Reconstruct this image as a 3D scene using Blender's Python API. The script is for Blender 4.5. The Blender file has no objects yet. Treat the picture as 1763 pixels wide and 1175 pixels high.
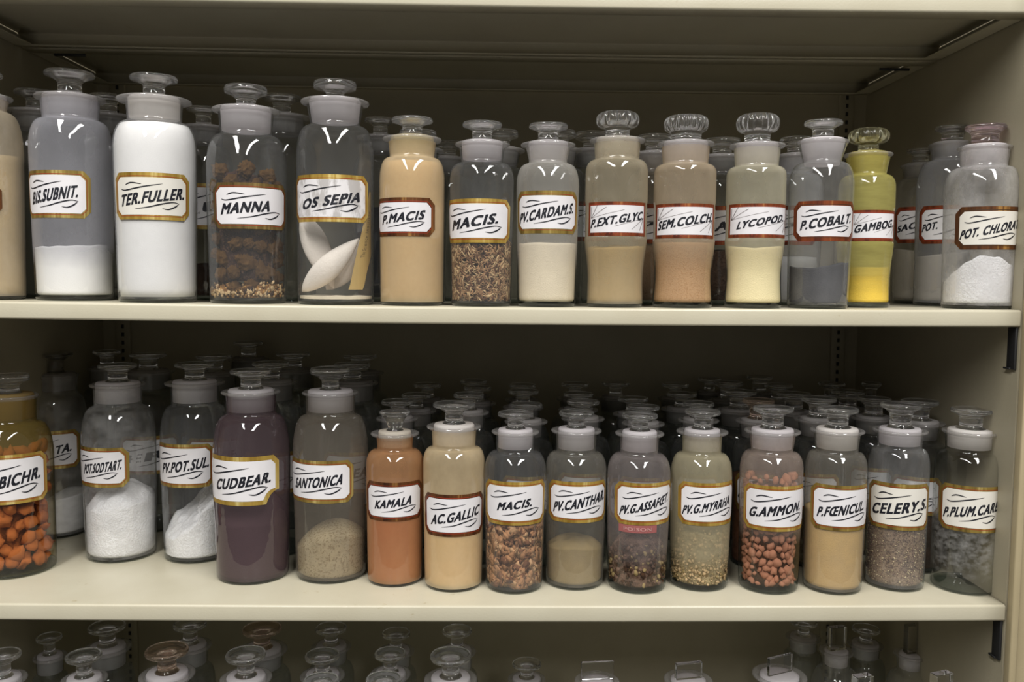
import bpy, bmesh, math, random
from mathutils import Vector, Matrix, Euler, noise
random.seed(7)
PI = math.pi
S = bpy.context.scene
COL = S.collection

# ------------------------------------------------------------------ camera, world, lights, exposure
F_PX, CW, CH = 1500.0, 1763.0, 1175.0
CAM_D, CAM_H = 0.95, 0.0318
PITCH, YAW, ROLL = math.radians(4.2518), math.radians(1.2056), math.radians(0.5486)
cam_data = bpy.data.cameras.new('camera')
cam_data.sensor_fit = 'HORIZONTAL'
cam_data.sensor_width = 36.0
cam_data.lens = F_PX * 36.0 / CW
cam_data.clip_start = 0.02
cam = bpy.data.objects.new('camera', cam_data)
COL.objects.link(cam)
CAM_M = (Matrix.Rotation(-YAW, 3, 'Z') @ Matrix.Rotation(PI / 2 - PITCH, 3, 'X') @ Matrix.Rotation(ROLL, 3, 'Z'))
CAM_P = Vector((0, -CAM_D, CAM_H))
cam.matrix_world = Matrix.Translation(CAM_P) @ CAM_M.to_4x4()
cam_data.dof.use_dof = True
cam_data.dof.focus_distance = 1.0
cam_data.dof.aperture_fstop = 9.0
S.camera = cam

w = bpy.data.worlds.new('room_light'); S.world = w; w.use_nodes = True
bg = w.node_tree.nodes['Background']
bg.inputs[0].default_value = (0.62, 0.595, 0.53, 1)
bg.inputs[1].default_value = 0.20


def tube_lamp(name, x, y0, y1, z, width, watts):
    d = bpy.data.lights.new(name, 'AREA'); d.shape = 'RECTANGLE'
    d.size = width; d.size_y = abs(y1 - y0); d.energy = watts; d.color = (1.0, 0.982, 0.955)
    o = bpy.data.objects.new(name, d); COL.objects.link(o)
    o.location = (x, (y0 + y1) / 2, z)
    return o


tube_lamp('fluorescent_lamp', -0.80, -0.50, -3.7, 1.62, 0.34, 66)
tube_lamp('fluorescent_lamp', 0.80, -0.50, -3.7, 1.62, 0.34, 66)

S.view_settings.view_transform = 'Standard'
S.view_settings.look = 'None'
S.view_settings.gamma = 1.0
S.view_settings.use_curve_mapping = False
S.view_settings.exposure = 0.44
S.cycles.max_bounces = 14
S.cycles.transparent_max_bounces = 64
S.cycles.transmission_bounces = 10
S.cycles.glossy_bounces = 5
S.cycles.diffuse_bounces = 4
S.cycles.caustics_refractive = True
S.cycles.blur_glossy = 0.6
S.cycles.caustics_reflective = False
S.cycles.use_denoising = True
S.cycles.sample_clamp_indirect = 6.0


# ------------------------------------------------------------------ photo measurement -> place in the cabinet
def ray(px, py):
    v = Vector(((px - CW / 2) / F_PX, -(py - CH / 2) / F_PX, -1.0))
    return CAM_M @ v


def on_y(px, py, Y):
    r = ray(px, py)
    return CAM_P + r * ((Y - CAM_P.y) / r.y)


def on_z(px, py, Z):
    r = ray(px, py)
    return CAM_P + r * ((Z - CAM_P.z) / r.z)


def depth(P):
    return -(CAM_M.transposed() @ (Vector(P) - CAM_P)).z


XL, XR, DEP = -0.615, 0.5832, 0.4313
SHELF_Z = {'U': 0.0, 'L': -0.3344, 'B': -0.668, 'T': 0.3386}
SAG = 0.0022


def sag(x):
    return -SAG * (1 - ((x - 0.0) / 0.6) ** 2)


def lin(r, g, b):
    f = lambda c: (c / 255 / 12.92) if c / 255 <= 0.04045 else ((c / 255 + 0.055) / 1.055) ** 2.4
    return (f(r), f(g), f(b), 1)


# ------------------------------------------------------------------ materials
class NT:
    def __init__(s, name):
        s.m = bpy.data.materials.new(name); s.m.use_nodes = True
        s.t = s.m.node_tree; s.t.nodes.clear()
        s.out = s.n('ShaderNodeOutputMaterial')

    def n(s, typ, **kw):
        o = s.t.nodes.new(typ)
        for k, v in kw.items():
            if k.startswith('i_'):
                key = k[2:]
                o.inputs[int(key) if key.isdigit() else key.replace('_', ' ')].default_value = v
            else:
                setattr(o, k, v)
        return o

    def l(s, a, b):
        s.t.links.new(a, b)

    def math(s, op, a, b=None, c=None, clamp=False):
        o = s.n('ShaderNodeMath', operation=op, use_clamp=clamp)
        for i, v in enumerate((a, b, c)):
            if v is None: continue
            if isinstance(v, (int, float)): o.inputs[i].default_value = v
            else: s.l(v, o.inputs[i])
        return o.outputs[0]

    def mixc(s, f, a, b):
        o = s.n('ShaderNodeMix', data_type='RGBA')
        for k, v in ((0, f), (6, a), (7, b)):
            if isinstance(v, (int, float, tuple)): o.inputs[k].default_value = v
            else: s.l(v, o.inputs[k])
        return o.outputs[2]

    def mixs(s, f, a, b):
        o = s.n('ShaderNodeMixShader')
        if isinstance(f, (int, float)): o.inputs[0].default_value = f
        else: s.l(f, o.inputs[0])
        s.l(a, o.inputs[1]); s.l(b, o.inputs[2])
        return o.outputs[0]

    def noise(s, scale, detail=3, rough=0.55, vec=None, stretch=None):
        tc = s.n('ShaderNodeTexCoord')
        v = tc.outputs['Object']
        if stretch:
            mp = s.n('ShaderNodeMapping'); mp.inputs['Scale'].default_value = stretch
            s.l(v, mp.inputs[0]); v = mp.outputs[0]
        o = s.n('ShaderNodeTexNoise', i_Scale=scale, i_Detail=detail, i_Roughness=rough)
        s.l(v, o.inputs['Vector'])
        return o.outputs['Fac']

    def ramp(s, f, a, b, va=0.0, vb=1.0):
        o = s.n('ShaderNodeMapRange', i_1=a, i_2=b, i_3=va, i_4=vb)
        s.l(f, o.inputs[0]); return o.outputs[0]

    def done(s, shader, disp=None):
        s.l(shader, s.out.inputs[0]); return s.m


def paint_mat(name, c1, c2, rough=0.35, marks=0.0):
    t = NT(name)
    n1 = t.noise(9, 4, 0.6)
    col = t.mixc(t.ramp(n1, 0.35, 0.7), c1, c2)
    if marks:
        n2 = t.noise(38, 5, 0.7, stretch=(1, 1, 2.2))
        n3 = t.noise(4, 2, 0.5)
        f = t.math('MULTIPLY', t.ramp(n2, 0.63, 0.72), t.ramp(n3, 0.52, 0.62))
        col = t.mixc(t.math('MULTIPLY', f, marks), col, lin(150, 130, 80))
    p = t.n('ShaderNodeBsdfPrincipled', i_Roughness=rough)
    p.inputs['IOR'].default_value = 1.45
    t.l(col, p.inputs['Base Color'])
    b = t.n('ShaderNodeBump', i_Strength=0.06, i_Distance=0.002)
    t.l(t.noise(420, 2), b.inputs['Height']); t.l(b.outputs[0], p.inputs['Normal'])
    return t.done(p.outputs[0])


def flat_mat(name, c, rough=0.6, metallic=0.0):
    t = NT(name)
    p = t.n('ShaderNodeBsdfPrincipled', i_Roughness=rough, i_Metallic=metallic)
    t.l(t.mixc(t.noise(60, 3), c, tuple(x * 0.86 for x in c[:3]) + (1,)), p.inputs['Base Color'])
    return t.done(p.outputs[0])


def wall_glass(name, tint=(0.975, 0.98, 0.975, 1), haze=0.0, hcol=(0.8, 0.8, 0.8, 1), scale=14, patch=0.5, edge=(0.50, 0.54, 0.52, 1), zlo=None, zhi=None, stretch=(1, 1, 0.7)):
    """blown bottle wall: clear sheet that reflects at grazing angles, with a dusting of its powder on the inside"""
    t = NT(name)
    lw = t.n('ShaderNodeLayerWeight', i_Blend=0.5)
    fc = lw.outputs['Facing']
    f5 = t.math('POWER', fc, 4.0)
    fr = t.math('MULTIPLY_ADD', f5, 0.85, 0.055, clamp=True)
    tr = t.n('ShaderNodeBsdfTransparent')
    t.l(t.mixc(t.math('POWER', fc, 3.0), tint, edge), tr.inputs[0])
    sh = tr.outputs[0]
    if haze > 0:
        nz = t.noise(scale, 5, 0.62, stretch=stretch)
        a = t.ramp(nz, 0.5 - 0.25, 0.5 + 0.25, 1.0 - patch, 1.0 + patch)
        h = t.math('MULTIPLY', a, haze)
        h = t.math('MULTIPLY_ADD', t.math('POWER', fc, 2.5), 0.55 * min(1, haze * 2.2), h, clamp=True)
        if zlo is not None:
            tc = t.n('ShaderNodeTexCoord'); sx = t.n('ShaderNodeSeparateXYZ')
            t.l(tc.outputs['Object'], sx.inputs[0])
            zz = t.math('MULTIPLY_ADD', nz, 0.03, sx.outputs[2])
            h = t.math('MULTIPLY', h, t.ramp(zz, zlo - 0.012, zlo + 0.012))
            if zhi is not None:
                h = t.math('MULTIPLY', h, t.ramp(zz, zhi - 0.012, zhi + 0.012, 1.0, 0.0))
        d = t.n('ShaderNodeBsdfDiffuse'); d.inputs[0].default_value = hcol
        tl = t.n('ShaderNodeBsdfTranslucent'); tl.inputs[0].default_value = hcol
        hd = t.mixs(0.4, d.outputs[0], tl.outputs[0])
        sh = t.mixs(h, sh, hd)
    g = t.n('ShaderNodeBsdfGlossy', i_Roughness=0.035)
    g.inputs[0].default_value = (0.95, 0.96, 0.97, 1)
    b = t.n('ShaderNodeBump', i_Strength=0.25, i_Distance=0.004)
    t.l(t.noise(38, 2), b.inputs['Height']); t.l(b.outputs[0], g.inputs['Normal'])
    return t.done(t.mixs(fr, sh, g.outputs[0]))


def solid_glass(name, c, rough=0.0, film=0.045):
    t = NT(name)
    p = t.n('ShaderNodeBsdfPrincipled', i_Roughness=rough)
    p.inputs['Base Color'].default_value = c
    p.inputs['Transmission Weight'].default_value = 1.0
    p.inputs['IOR'].default_value = 1.5
    d = t.n('ShaderNodeBsdfDiffuse'); tl = t.n('ShaderNodeBsdfTranslucent')
    for q in (d, tl): q.inputs[0].default_value = tuple(x * 0.8 for x in c[:3]) + (1,)
    dust = t.mixs(0.5, d.outputs[0], tl.outputs[0])  # dust film, also a pale haze that lightens the dark glass
    return t.done(t.mixs(t.ramp(t.noise(60, 3), 0.3, 0.7, film * 0.5, film * 1.5), p.outputs[0], dust))


def frost_mat(name, c, opac=0.78):
    t = NT(name)
    n = t.noise(30, 4, stretch=(1, 1, 0.25))
    d = t.n('ShaderNodeBsdfDiffuse'); tl = t.n('ShaderNodeBsdfTranslucent'); tr = t.n('ShaderNodeBsdfTransparent')
    col = t.mixc(t.ramp(n, 0.35, 0.7), c, tuple(x * 0.86 for x in c[:3]) + (1,))
    t.l(col, d.inputs[0]); t.l(col, tl.inputs[0])
    tr.inputs[0].default_value = (0.85, 0.85, 0.86, 1)
    s = t.mixs(0.5, d.outputs[0], tl.outputs[0])
    return t.done(t.mixs(opac, tr.outputs[0], s))


def powder_mat(name, c, var=0.12, grain=900, speck=None, cluster=26, bump=0.35):
    t = NT(name)
    n1 = t.noise(cluster, 4, 0.6)
    n2 = t.noise(grain, 2, 0.7)
    dk = tuple(x * (1 - var * 1.6) for x in c[:3]) + (1,)
    lt = tuple(min(1, x * (1 + var)) for x in c[:3]) + (1,)
    col = t.mixc(t.ramp(n1, 0.35, 0.68), dk, lt)
    if speck:
        col = t.mixc(t.ramp(n2, 0.52, 0.62), col, speck)
    p = t.n('ShaderNodeBsdfPrincipled', i_Roughness=0.95)
    p.inputs['Specular IOR Level'].default_value = 0.1
    t.l(col, p.inputs['Base Color'])
    b = t.n('ShaderNodeBump', i_Strength=bump, i_Distance=0.002)
    t.l(t.math('ADD', n2, n1), b.inputs['Height']); t.l(b.outputs[0], p.inputs['Normal'])
    return t.done(p.outputs[0])


def foil_mat(name, c1, c2, c3):
    """gilt paper border: bands of brighter and darker foil"""
    t = NT(name)
    n = t.noise(70, 3, 0.7, stretch=(1, 1, 0.06))
    n2 = t.noise(9, 3, 0.6)
    col = t.mixc(t.ramp(n, 0.36, 0.55), c1, c2)
    col = t.mixc(t.ramp(n, 0.58, 0.68), col, c3)
    col = t.mixc(t.ramp(n2, 0.5, 0.75, 0, 0.5), col, c1)
    p = t.n('ShaderNodeBsdfPrincipled', i_Roughness=0.38, i_Metallic=0.45)
    t.l(col, p.inputs['Base Color'])
    return t.done(p.outputs[0])


M = {}
M['shelf'] = paint_mat('cream_enamel', lin(196, 190, 169), lin(189, 182, 160), 0.32, 0.55)
M['wall'] = paint_mat('beige_enamel', lin(168, 160, 138), lin(160, 152, 130), 0.5)
M['post'] = paint_mat('beige_post_enamel', lin(176, 162, 130), lin(166, 152, 120), 0.45)
M['black'] = flat_mat('black_metal', (0.012, 0.012, 0.013, 1), 0.55)
M['stopper'] = solid_glass('clear_solid_glass', (0.97, 0.965, 0.96, 1))
M['tab'] = solid_glass('clear_tab_glass', (0.97, 0.97, 0.97, 1), film=0.0)
M['stopper_pink'] = solid_glass('sun_purpled_glass', (0.90, 0.74, 0.77, 1))
M['stopper_yellow'] = solid_glass('yellow_dusted_glass', (0.93, 0.90, 0.62, 1), 0.08)
M['stopper_rust'] = solid_glass('rust_tinted_glass', (0.93, 0.74, 0.6, 1))
M['thick'] = wall_glass('thick_base_glass', (0.40, 0.45, 0.43, 1), edge=(0.12, 0.15, 0.14, 1))
M['lipglass'] = wall_glass('clear_lip_glass', (0.86, 0.86, 0.86, 1), haze=0.17, hcol=(0.78, 0.75, 0.73, 1), patch=0.4, edge=(0.45, 0.44, 0.43, 1))
M['frost'] = frost_mat('ground_glass_grey', (0.86, 0.82, 0.84, 1), 0.84)
M['frost_warm'] = frost_mat('ground_glass_dusty', (0.86, 0.80, 0.70, 1), 0.84)
M['frost_yellow'] = frost_mat('ground_glass_yellow', (0.78, 0.68, 0.19, 1), 0.85)
M['frost_tan'] = frost_mat('ground_glass_tan', (0.80, 0.70, 0.44, 1), 0.88)
M['frost_amber'] = frost_mat('ground_glass_amber', (0.46, 0.33, 0.14, 1), 0.8)
M['frost_white'] = frost_mat('ground_glass_white', (0.90, 0.86, 0.83, 1), 0.9)
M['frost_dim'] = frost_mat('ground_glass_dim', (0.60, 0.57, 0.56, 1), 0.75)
M['paper'] = flat_mat('white_label_glaze', (0.80, 0.78, 0.80, 1), 0.22)
M['paper_old'] = flat_mat('yellowed_label_glaze', (0.78, 0.75, 0.68, 1), 0.25)
def worn_paper():
    t = NT('worn_label_glaze')
    n = t.noise(70, 4, 0.6, stretch=(1, 1, 0.5))
    p = t.n('ShaderNodeBsdfPrincipled', i_Roughness=0.25)
    t.l(t.mixc(t.ramp(n, 0.46, 0.56), lin(222, 219, 220), lin(182, 178, 176)), p.inputs['Base Color'])
    return t.done(p.outputs[0])


M['paper_worn'] = worn_paper()
M['ink'] = flat_mat('black_ink', (0.010, 0.011, 0.018, 1), 0.4)
M['ink_fine'] = flat_mat('sepia_ink', (0.09, 0.06, 0.05, 1), 0.5)
M['gold'] = foil_mat('gilt_border', lin(106, 86, 38), lin(156, 132, 66), lin(212, 192, 122))
M['gold_bright'] = foil_mat('bright_gilt_border', lin(146, 114, 42), lin(188, 156, 74), lin(226, 206, 134))
M['copper'] = foil_mat('copper_border', lin(92, 40, 22), lin(140, 70, 38), lin(200, 140, 80))
M['olive'] = foil_mat('dull_olive_gilt_border', lin(80, 64, 34), lin(122, 100, 56), lin(164, 140, 86))
M['brown'] = foil_mat('brown_gilt_border', lin(66, 38, 22), lin(108, 66, 34), lin(176, 130, 70))
M['rule'] = flat_mat('red_rule', lin(158, 52, 34), 0.45)
M['rule_dark'] = flat_mat('dark_rule', lin(70, 44, 20), 0.45)
M['poison'] = flat_mat('faded_red_label', lin(158, 92, 90), 0.5)
M['poison_ink'] = flat_mat('faded_pink_letters', lin(190, 140, 136), 0.5)
M['slip'] = flat_mat('yellowed_paper', lin(196, 164, 98), 0.7)
M['slip_ink'] = flat_mat('grey_type', lin(92, 78, 52), 0.7)
M['bone'] = powder_mat('chalky_bone', lin(232, 222, 212), 0.06, 500, None, 30, 0.25)

P = {}
def pw(k, *a, **kw): P[k] = powder_mat(k, *a, **kw)
pw('white_powder', lin(236, 234, 234), 0.02, 700, None, 20, 0.12)
pw('white_crystal', lin(240, 238, 240), 0.05, 420, lin(250, 250, 252), 60, 0.7)
pw('beige_powder', lin(200, 178, 138), 0.06)
pw('tan_powder', lin(210, 178, 126), 0.05, 600, lin(192, 152, 100), 24, 0.2)
pw('off_white_powder', lin(226, 212, 188), 0.04)
pw('olive_tan_powder', lin(190, 160, 104), 0.08)
pw('sandy_powder', lin(184, 148, 112), 0.05, 700, lin(168, 130, 94))
pw('cream_powder', lin(240, 224, 178), 0.03)
pw('slate_powder', lin(62, 62, 66), 0.10, 500)
pw('yellow_powder', lin(238, 202, 84), 0.04)
pw('grey_powder', lin(180, 172, 160), 0.05)
pw('purple_powder', lin(94, 72, 76), 0.08, 600)
pw('straw_powder', lin(196, 178, 142), 0.12, 380, lin(150, 128, 92), 40, 0.5)
pw('rust_powder', lin(176, 86, 48), 0.06, 700)
pw('cream_tan_powder', lin(228, 192, 130), 0.04)
pw('khaki_powder', lin(156, 134, 92), 0.10)
pw('brown_crumb', lin(118, 92, 78), 0.25, 300, lin(84, 62, 52), 60, 0.9)
pw('khaki_crumb', lin(158, 140, 104), 0.2, 300, lin(120, 98, 60), 70, 0.9)
pw('fennel_powder', lin(212, 176, 116), 0.05, 700)
pw('seed_grain', lin(142, 120, 98), 0.15, 520, lin(96, 74, 56), 50, 0.8)
pw('dark_core', lin(70, 46, 30), 0.3, 200, None, 60, 0.8)
pw('orange_core', lin(140, 84, 50), 0.3, 200, None, 60, 0.8)
pw('shred', lin(158, 122, 88), 0.2, 300, None, 90, 0.3)
pw('shred_light', lin(202, 172, 130), 0.15, 300, None, 90, 0.3)
pw('shred_dark', lin(98, 66, 48), 0.2, 300, None, 90, 0.3)
pw('flake', lin(176, 128, 90), 0.2, 300, None, 90, 0.3)
pw('flake_light', lin(206, 162, 120), 0.2, 300, None, 90, 0.3)
pw('flake_dark', lin(122, 82, 58), 0.2, 300, None, 90, 0.3)
pw('orange_lump', lin(194, 124, 82), 0.3, 120, lin(176, 98, 62), 70, 0.5)
pw('resin_pebble', lin(184, 128, 100), 0.3, 160, lin(150, 98, 76), 60, 0.4)
pw('manna_lump', lin(132, 96, 60), 0.55, 300, lin(196, 150, 88), 45, 1.0)
pw('manna_dark', lin(58, 42, 38), 0.4, 260, lin(84, 62, 48), 70, 0.9)


# ------------------------------------------------------------------ mesh helpers
def new_obj(name, bm, mats, parent=None, smooth=True):
    me = bpy.data.meshes.new(name)
    bmesh.ops.recalc_face_normals(bm, faces=bm.faces[:])
    bm.to_mesh(me); bm.free()
    if smooth:
        me.polygons.foreach_set('use_smooth', [True] * len(me.polygons))
    for m in (mats if isinstance(mats, (list, tuple)) else [mats]):
        me.materials.append(m)
    o = bpy.data.objects.new(name, me); COL.objects.link(o)
    if parent: o.parent = parent
    return o


def tag(o, label=None, cat=None, group=None, kind=None):
    if label: o['label'] = label
    if cat: o['category'] = cat
    if group: o['group'] = group
    if kind: o['kind'] = kind
    return o


def empty(name, loc, rz=0):
    o = bpy.data.objects.new(name, None); COL.objects.link(o)
    o.empty_display_size = 0.02
    o.location = loc; o.rotation_euler = (0, 0, rz)
    return o


def lathe(prof, seg=48, bm=None, mod=None, mat=0, matf=None, cap=True):
    bm = bm or bmesh.new()
    rings = []
    for (r, z) in prof:
        if r < 1e-6:
            rings.append([bm.verts.new((0, 0, z))]); continue
        ring = []
        for k in range(seg):
            a = 2 * PI * k / seg
            rr = r * (mod(a, z) if mod else 1.0)
            ring.append(bm.verts.new((rr * math.cos(a), rr * math.sin(a), z)))
        rings.append(ring)
    for i in range(len(rings) - 1):
        A, B = rings[i], rings[i + 1]
        mi = matf(prof[i], prof[i + 1]) if matf else mat
        if len(A) == 1 and len(B) == 1: continue
        for k in range(seg):
            k2 = (k + 1) % seg
            if len(A) == 1: f = bm.faces.new((A[0], B[k2], B[k]))
            elif len(B) == 1: f = bm.faces.new((A[k], A[k2], B[0]))
            else: f = bm.faces.new((A[k], A[k2], B[k2], B[k]))
            f.material_index = mi
    return bm


def box(bm, cx, cy, cz, sx, sy, sz, bevel=0.0, mat=0):
    r = bmesh.ops.create_cube(bm, size=1.0, matrix=Matrix.Translation((cx, cy, cz)) @ Matrix.Diagonal((sx, sy, sz, 1)))
    fs = set()
    for v in r['verts']:
        for f in v.link_faces: fs.add(f)
    for f in fs: f.material_index = mat
    if bevel:
        es = list({e for f in fs for e in f.edges})
        bmesh.ops.bevel(bm, geom=es, offset=bevel, segments=2, affect='EDGES', profile=0.5, clamp_overlap=True)
    return bm


def interp(prof, z):
    """outer radius of a wall profile at height z"""
    for (r0, z0), (r1, z1) in zip(prof, prof[1:]):
        if z0 <= z <= z1 and z1 > z0:
            return r0 + (r1 - r0) * (z - z0) / (z1 - z0)
    return prof[-1][0] if z > prof[-1][1] else prof[0][0]


# ------------------------------------------------------------------ cabinet
def sheet(path, x0, x1, nseg, droop=True):
    bm = bmesh.new(); cols = []
    for i in range(nseg + 1):
        x = x0 + (x1 - x0) * i / nseg
        dz = sag(x) if droop else 0
        cols.append([bm.verts.new((x, y, z + dz)) for (y, z) in path])
    for A, B in zip(cols, cols[1:]):
        for j in range(len(path) - 1):
            bm.faces.new((A[j], B[j], B[j + 1], A[j + 1]))
    return bm


def shelf(name, Z, y0, y1, label, th=0.0188):
    root = empty(name, (0, 0, 0))
    tag(root, label, 'shelf', 'steel shelves of the cabinet')
    b = 0.0028
    arc = [(y0 + b - b * math.sin(a), Z - b + b * math.cos(a)) for a in [PI / 2 * (1 - k / 4) for k in range(5)]]
    arcb = [(y0 + b - b * math.cos(a), Z - th + b - b * math.sin(a)) for a in [PI / 2 * (1 - k / 4) for k in range(5)]]
    path = [(y0 + 0.024, Z - th + 0.003), (y0 + 0.024, Z - th)] + arcb + arc
    arc2 = [(y1 - b + b * math.sin(a), Z - b + b * math.cos(a)) for a in [PI / 2 * k / 4 for k in range(5)]]
    path += arc2 + [(y1, Z - th), (y1 - 0.012, Z - th)]
    x0, x1 = XL + 0.0015, XR - 0.0015
    bm = sheet(path, x0, x1, 40)
    o = new_obj('shelf_board', bm, M['shelf'], root)
    md = o.modifiers.new('thick', 'SOLIDIFY'); md.thickness = 0.0011; md.offset = -1 if True else 1
    for xe, s_ in ((x1, -1), (x0, 1)):
        prof = [(xe + s_ * 0.0022, Z - 0.004), (xe + s_ * 0.0006, Z - 0.004), (xe + s_ * 0.0006, Z - th + 0.0005), (xe + s_ * 0.022, Z - th + 0.0005), (xe + s_ * 0.022, Z - th + 0.0017), (xe + s_ * 0.0022, Z - th + 0.0017)]
        bm = bmesh.new()
        A = [bm.verts.new((x, y0 + 0.004, z)) for x, z in prof]; B = [bm.verts.new((x, y1 - 0.004, z)) for x, z in prof]
        for i in range(6): bm.faces.new((A[i], A[(i + 1) % 6], B[(i + 1) % 6], B[i]))
        bm.faces.new(A); bm.faces.new(B[::-1])
        new_obj('side_flange', bm, M['shelf'], root, False)
    return root


shelf('metal_shelf', SHELF_Z['U'], 0, DEP - 0.006, 'cream steel shelf carrying the upper row of labelled jars, from TER.FULLER to POT.CHLORAT')
shelf('metal_shelf', SHELF_Z['L'], 0, DEP - 0.006, 'cream steel shelf carrying the middle row of jars, from CUDBEAR to P.PLUM.CARB')
shelf('metal_shelf', SHELF_Z['B'], 0, DEP - 0.006, 'lowest cream steel shelf under the stoppers at the bottom edge')
shelf('metal_shelf', SHELF_Z['T'], 0, 0.208, 'cream steel shelf across the top edge, nearest front, seen from below')
rear = shelf('metal_shelf', SHELF_Z['T'], 0.214, DEP - 0.006, 'shadowed rear shelf behind the top front shelf, seen from below')
for px, py in ((119, 94), (1541, 119)):
    p = on_y(px, py, 0.2115)
    bm = bmesh.new(); box(bm, p.x, 0.2135, p.z, 0.040, 0.0022, 0.0035, 0.0004)
    new_obj('slot', bm, M['black'], rear)['label'] = 'black slot'

zt, zb = 0.62, -0.86
bm = bmesh.new(); box(bm, (XL + XR) / 2, DEP + 0.006, (zt + zb) / 2, XR - XL + 0.06, 0.008, zt - zb)
tag(new_obj('wall_back', bm, M['wall'], None, False), kind='structure')
bm = bmesh.new(); box(bm, XR + 0.011, DEP / 2 + 0.002, (zt + zb) / 2, 0.022, DEP, zt - zb)
tag(new_obj('wall_right', bm, M['wall'], None, False), kind='structure')
bm = bmesh.new(); box(bm, XL - 0.011, DEP / 2 + 0.002, (zt + zb) / 2, 0.022, DEP, zt - zb)
tag(new_obj('wall_left', bm, M['wall'], None, False), kind='structure')
# front uprights: rolled bead at the inner edge and a flat face set back
for nm, xi, s, lab in (('upright_post', XR, 1, 'beige steel upright at the right front edge of the shelving'),
                       ('upright_post', XL, -1, 'beige steel upright at the left front edge of the shelving, outside the picture')):
    if s < 0: continue
    r = empty(nm, (xi, 0, zb)); tag(r, lab, 'post')
    bm = bmesh.new(); box(bm, s * 0.0052, -0.004, (zt - zb) / 2, 0.0085, 0.012, zt - zb, 0.002)
    new_obj('edge_bead', bm, M['post'], r)
    bm = bmesh.new(); box(bm, s * 0.045, 0.0035, (zt - zb) / 2, 0.0705, 0.013, zt - zb, 0.001)
    new_obj('post_face', bm, M['post'], r)
# black shelf clips on the right side wall, one under each shelf
for z0, lab in ((SHELF_Z['U'], 'black shelf clip on the right wall under the upper jar shelf'),
                (SHELF_Z['L'], 'black shelf clip on the right wall under the middle jar shelf')):
    bm = bmesh.new()
    box(bm, XR - 0.0016, 0.0125, z0 - 0.0188 - 0.0245, 0.003, 0.015, 0.048, 0.0006)
    box(bm, XR - 0.0025, 0.017, z0 - 0.0188 - 0.0475, 0.005, 0.012, 0.002, 0.0004)
    tag(new_obj('shelf_clip', bm, M['black']), lab, 'clip', 'black shelf clips on the right wall')
# rear slotted uprights
for px, lab in ((214, 'slotted steel strip on the back wall at the left corner'), (1441, 'slotted steel strip on the back wall at the right corner')):
    p = on_y(px, 600, DEP)
    r = empty('slotted_strip', (p.x, DEP, zb)); tag(r, lab, 'strip', 'slotted strips on the back wall')
    bm = bmesh.new(); box(bm, 0, -0.001, (zt - zb) / 2, 0.022, 0.006, zt - zb, 0.0008)
    new_obj('strip_body', bm, M['wall'], r)
    bm = bmesh.new()
    for k in range(int((zt - zb) / 0.0127) - 2):
        box(bm, 0, -0.0043, 0.02 + k * 0.0127, 0.004, 0.0012, 0.0062)
    new_obj('slot_row', bm, M['black'], r, False)


# ------------------------------------------------------------------ labels
def label_shape(wd, hd, cut, style):
    if style == 'rect':
        return [(-wd, -hd), (wd, -hd), (wd, hd), (-wd, hd)]
    c = cut
    return [(-wd + c, -hd), (wd - c, -hd), (wd, -hd + c), (wd, hd - c), (wd - c, hd), (-wd + c, hd), (-wd, hd - c), (-wd, -hd + c)]


def patch(wd, hd, cut, style, R, off, zc, thick=0.00025, n=36, torn=None):
    """a sheet with clipped corners wrapped round the wall; R is a function of height"""
    bm = bmesh.new(); cols = []
    us = sorted(set([-wd + 2 * wd * i / n for i in range(n + 1)] + ([-wd + cut, wd - cut] if style != 'rect' else [])))
    for u in us:
        h = hd
        if style != 'rect':
            e = wd - abs(u)
            if e < cut: h = hd - cut + e
        lo, hi = -h, h
        if torn:
            if u > wd - torn[0]:
                lo = min(hi - 0.001, max(lo, -hd + torn[1] * (1 - ((wd - u) / torn[0]) ** 2) ** 0.5))
        col = []
        for v in (lo, lo * 0.5 + hi * 0.5, hi):
            r = R(zc + v) + off; a = u / R(zc)
            col.append(bm.verts.new((r * math.sin(a), -r * math.cos(a), zc + v)))
        cols.append(col)
    for A, B in zip(cols, cols[1:]):
        for j in range(2):
            bm.faces.new((A[j], B[j], B[j + 1], A[j + 1]))
    return bm


def ring_patch(wd, hd, cut, style, R, off, zc, lw):
    bm = bmesh.new()
    def loop(d):
        pts = label_shape(wd - d, hd - d, max(cut - d * 0.41, 0.0005), style)
        out = []
        for (a, b), (c, e) in zip(pts, pts[1:] + pts[:1]):
            m = 16 if abs(c - a) > wd * 0.9 else 3
            for k in range(m):
                out.append((a + (c - a) * k / m, b + (e - b) * k / m))
        return out
    def mp(u, v):
        r = R(zc + v) + off; a = u / R(zc)
        return bm.verts.new((r * math.sin(a), -r * math.cos(a), zc + v))
    A = [mp(*p) for p in loop(0)]; B = [mp(*p) for p in loop(lw)]
    for k in range(len(A)):
        k2 = (k + 1) % len(A)
        bm.faces.new((A[k], A[k2], B[k2], B[k]))
    return bm


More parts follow.
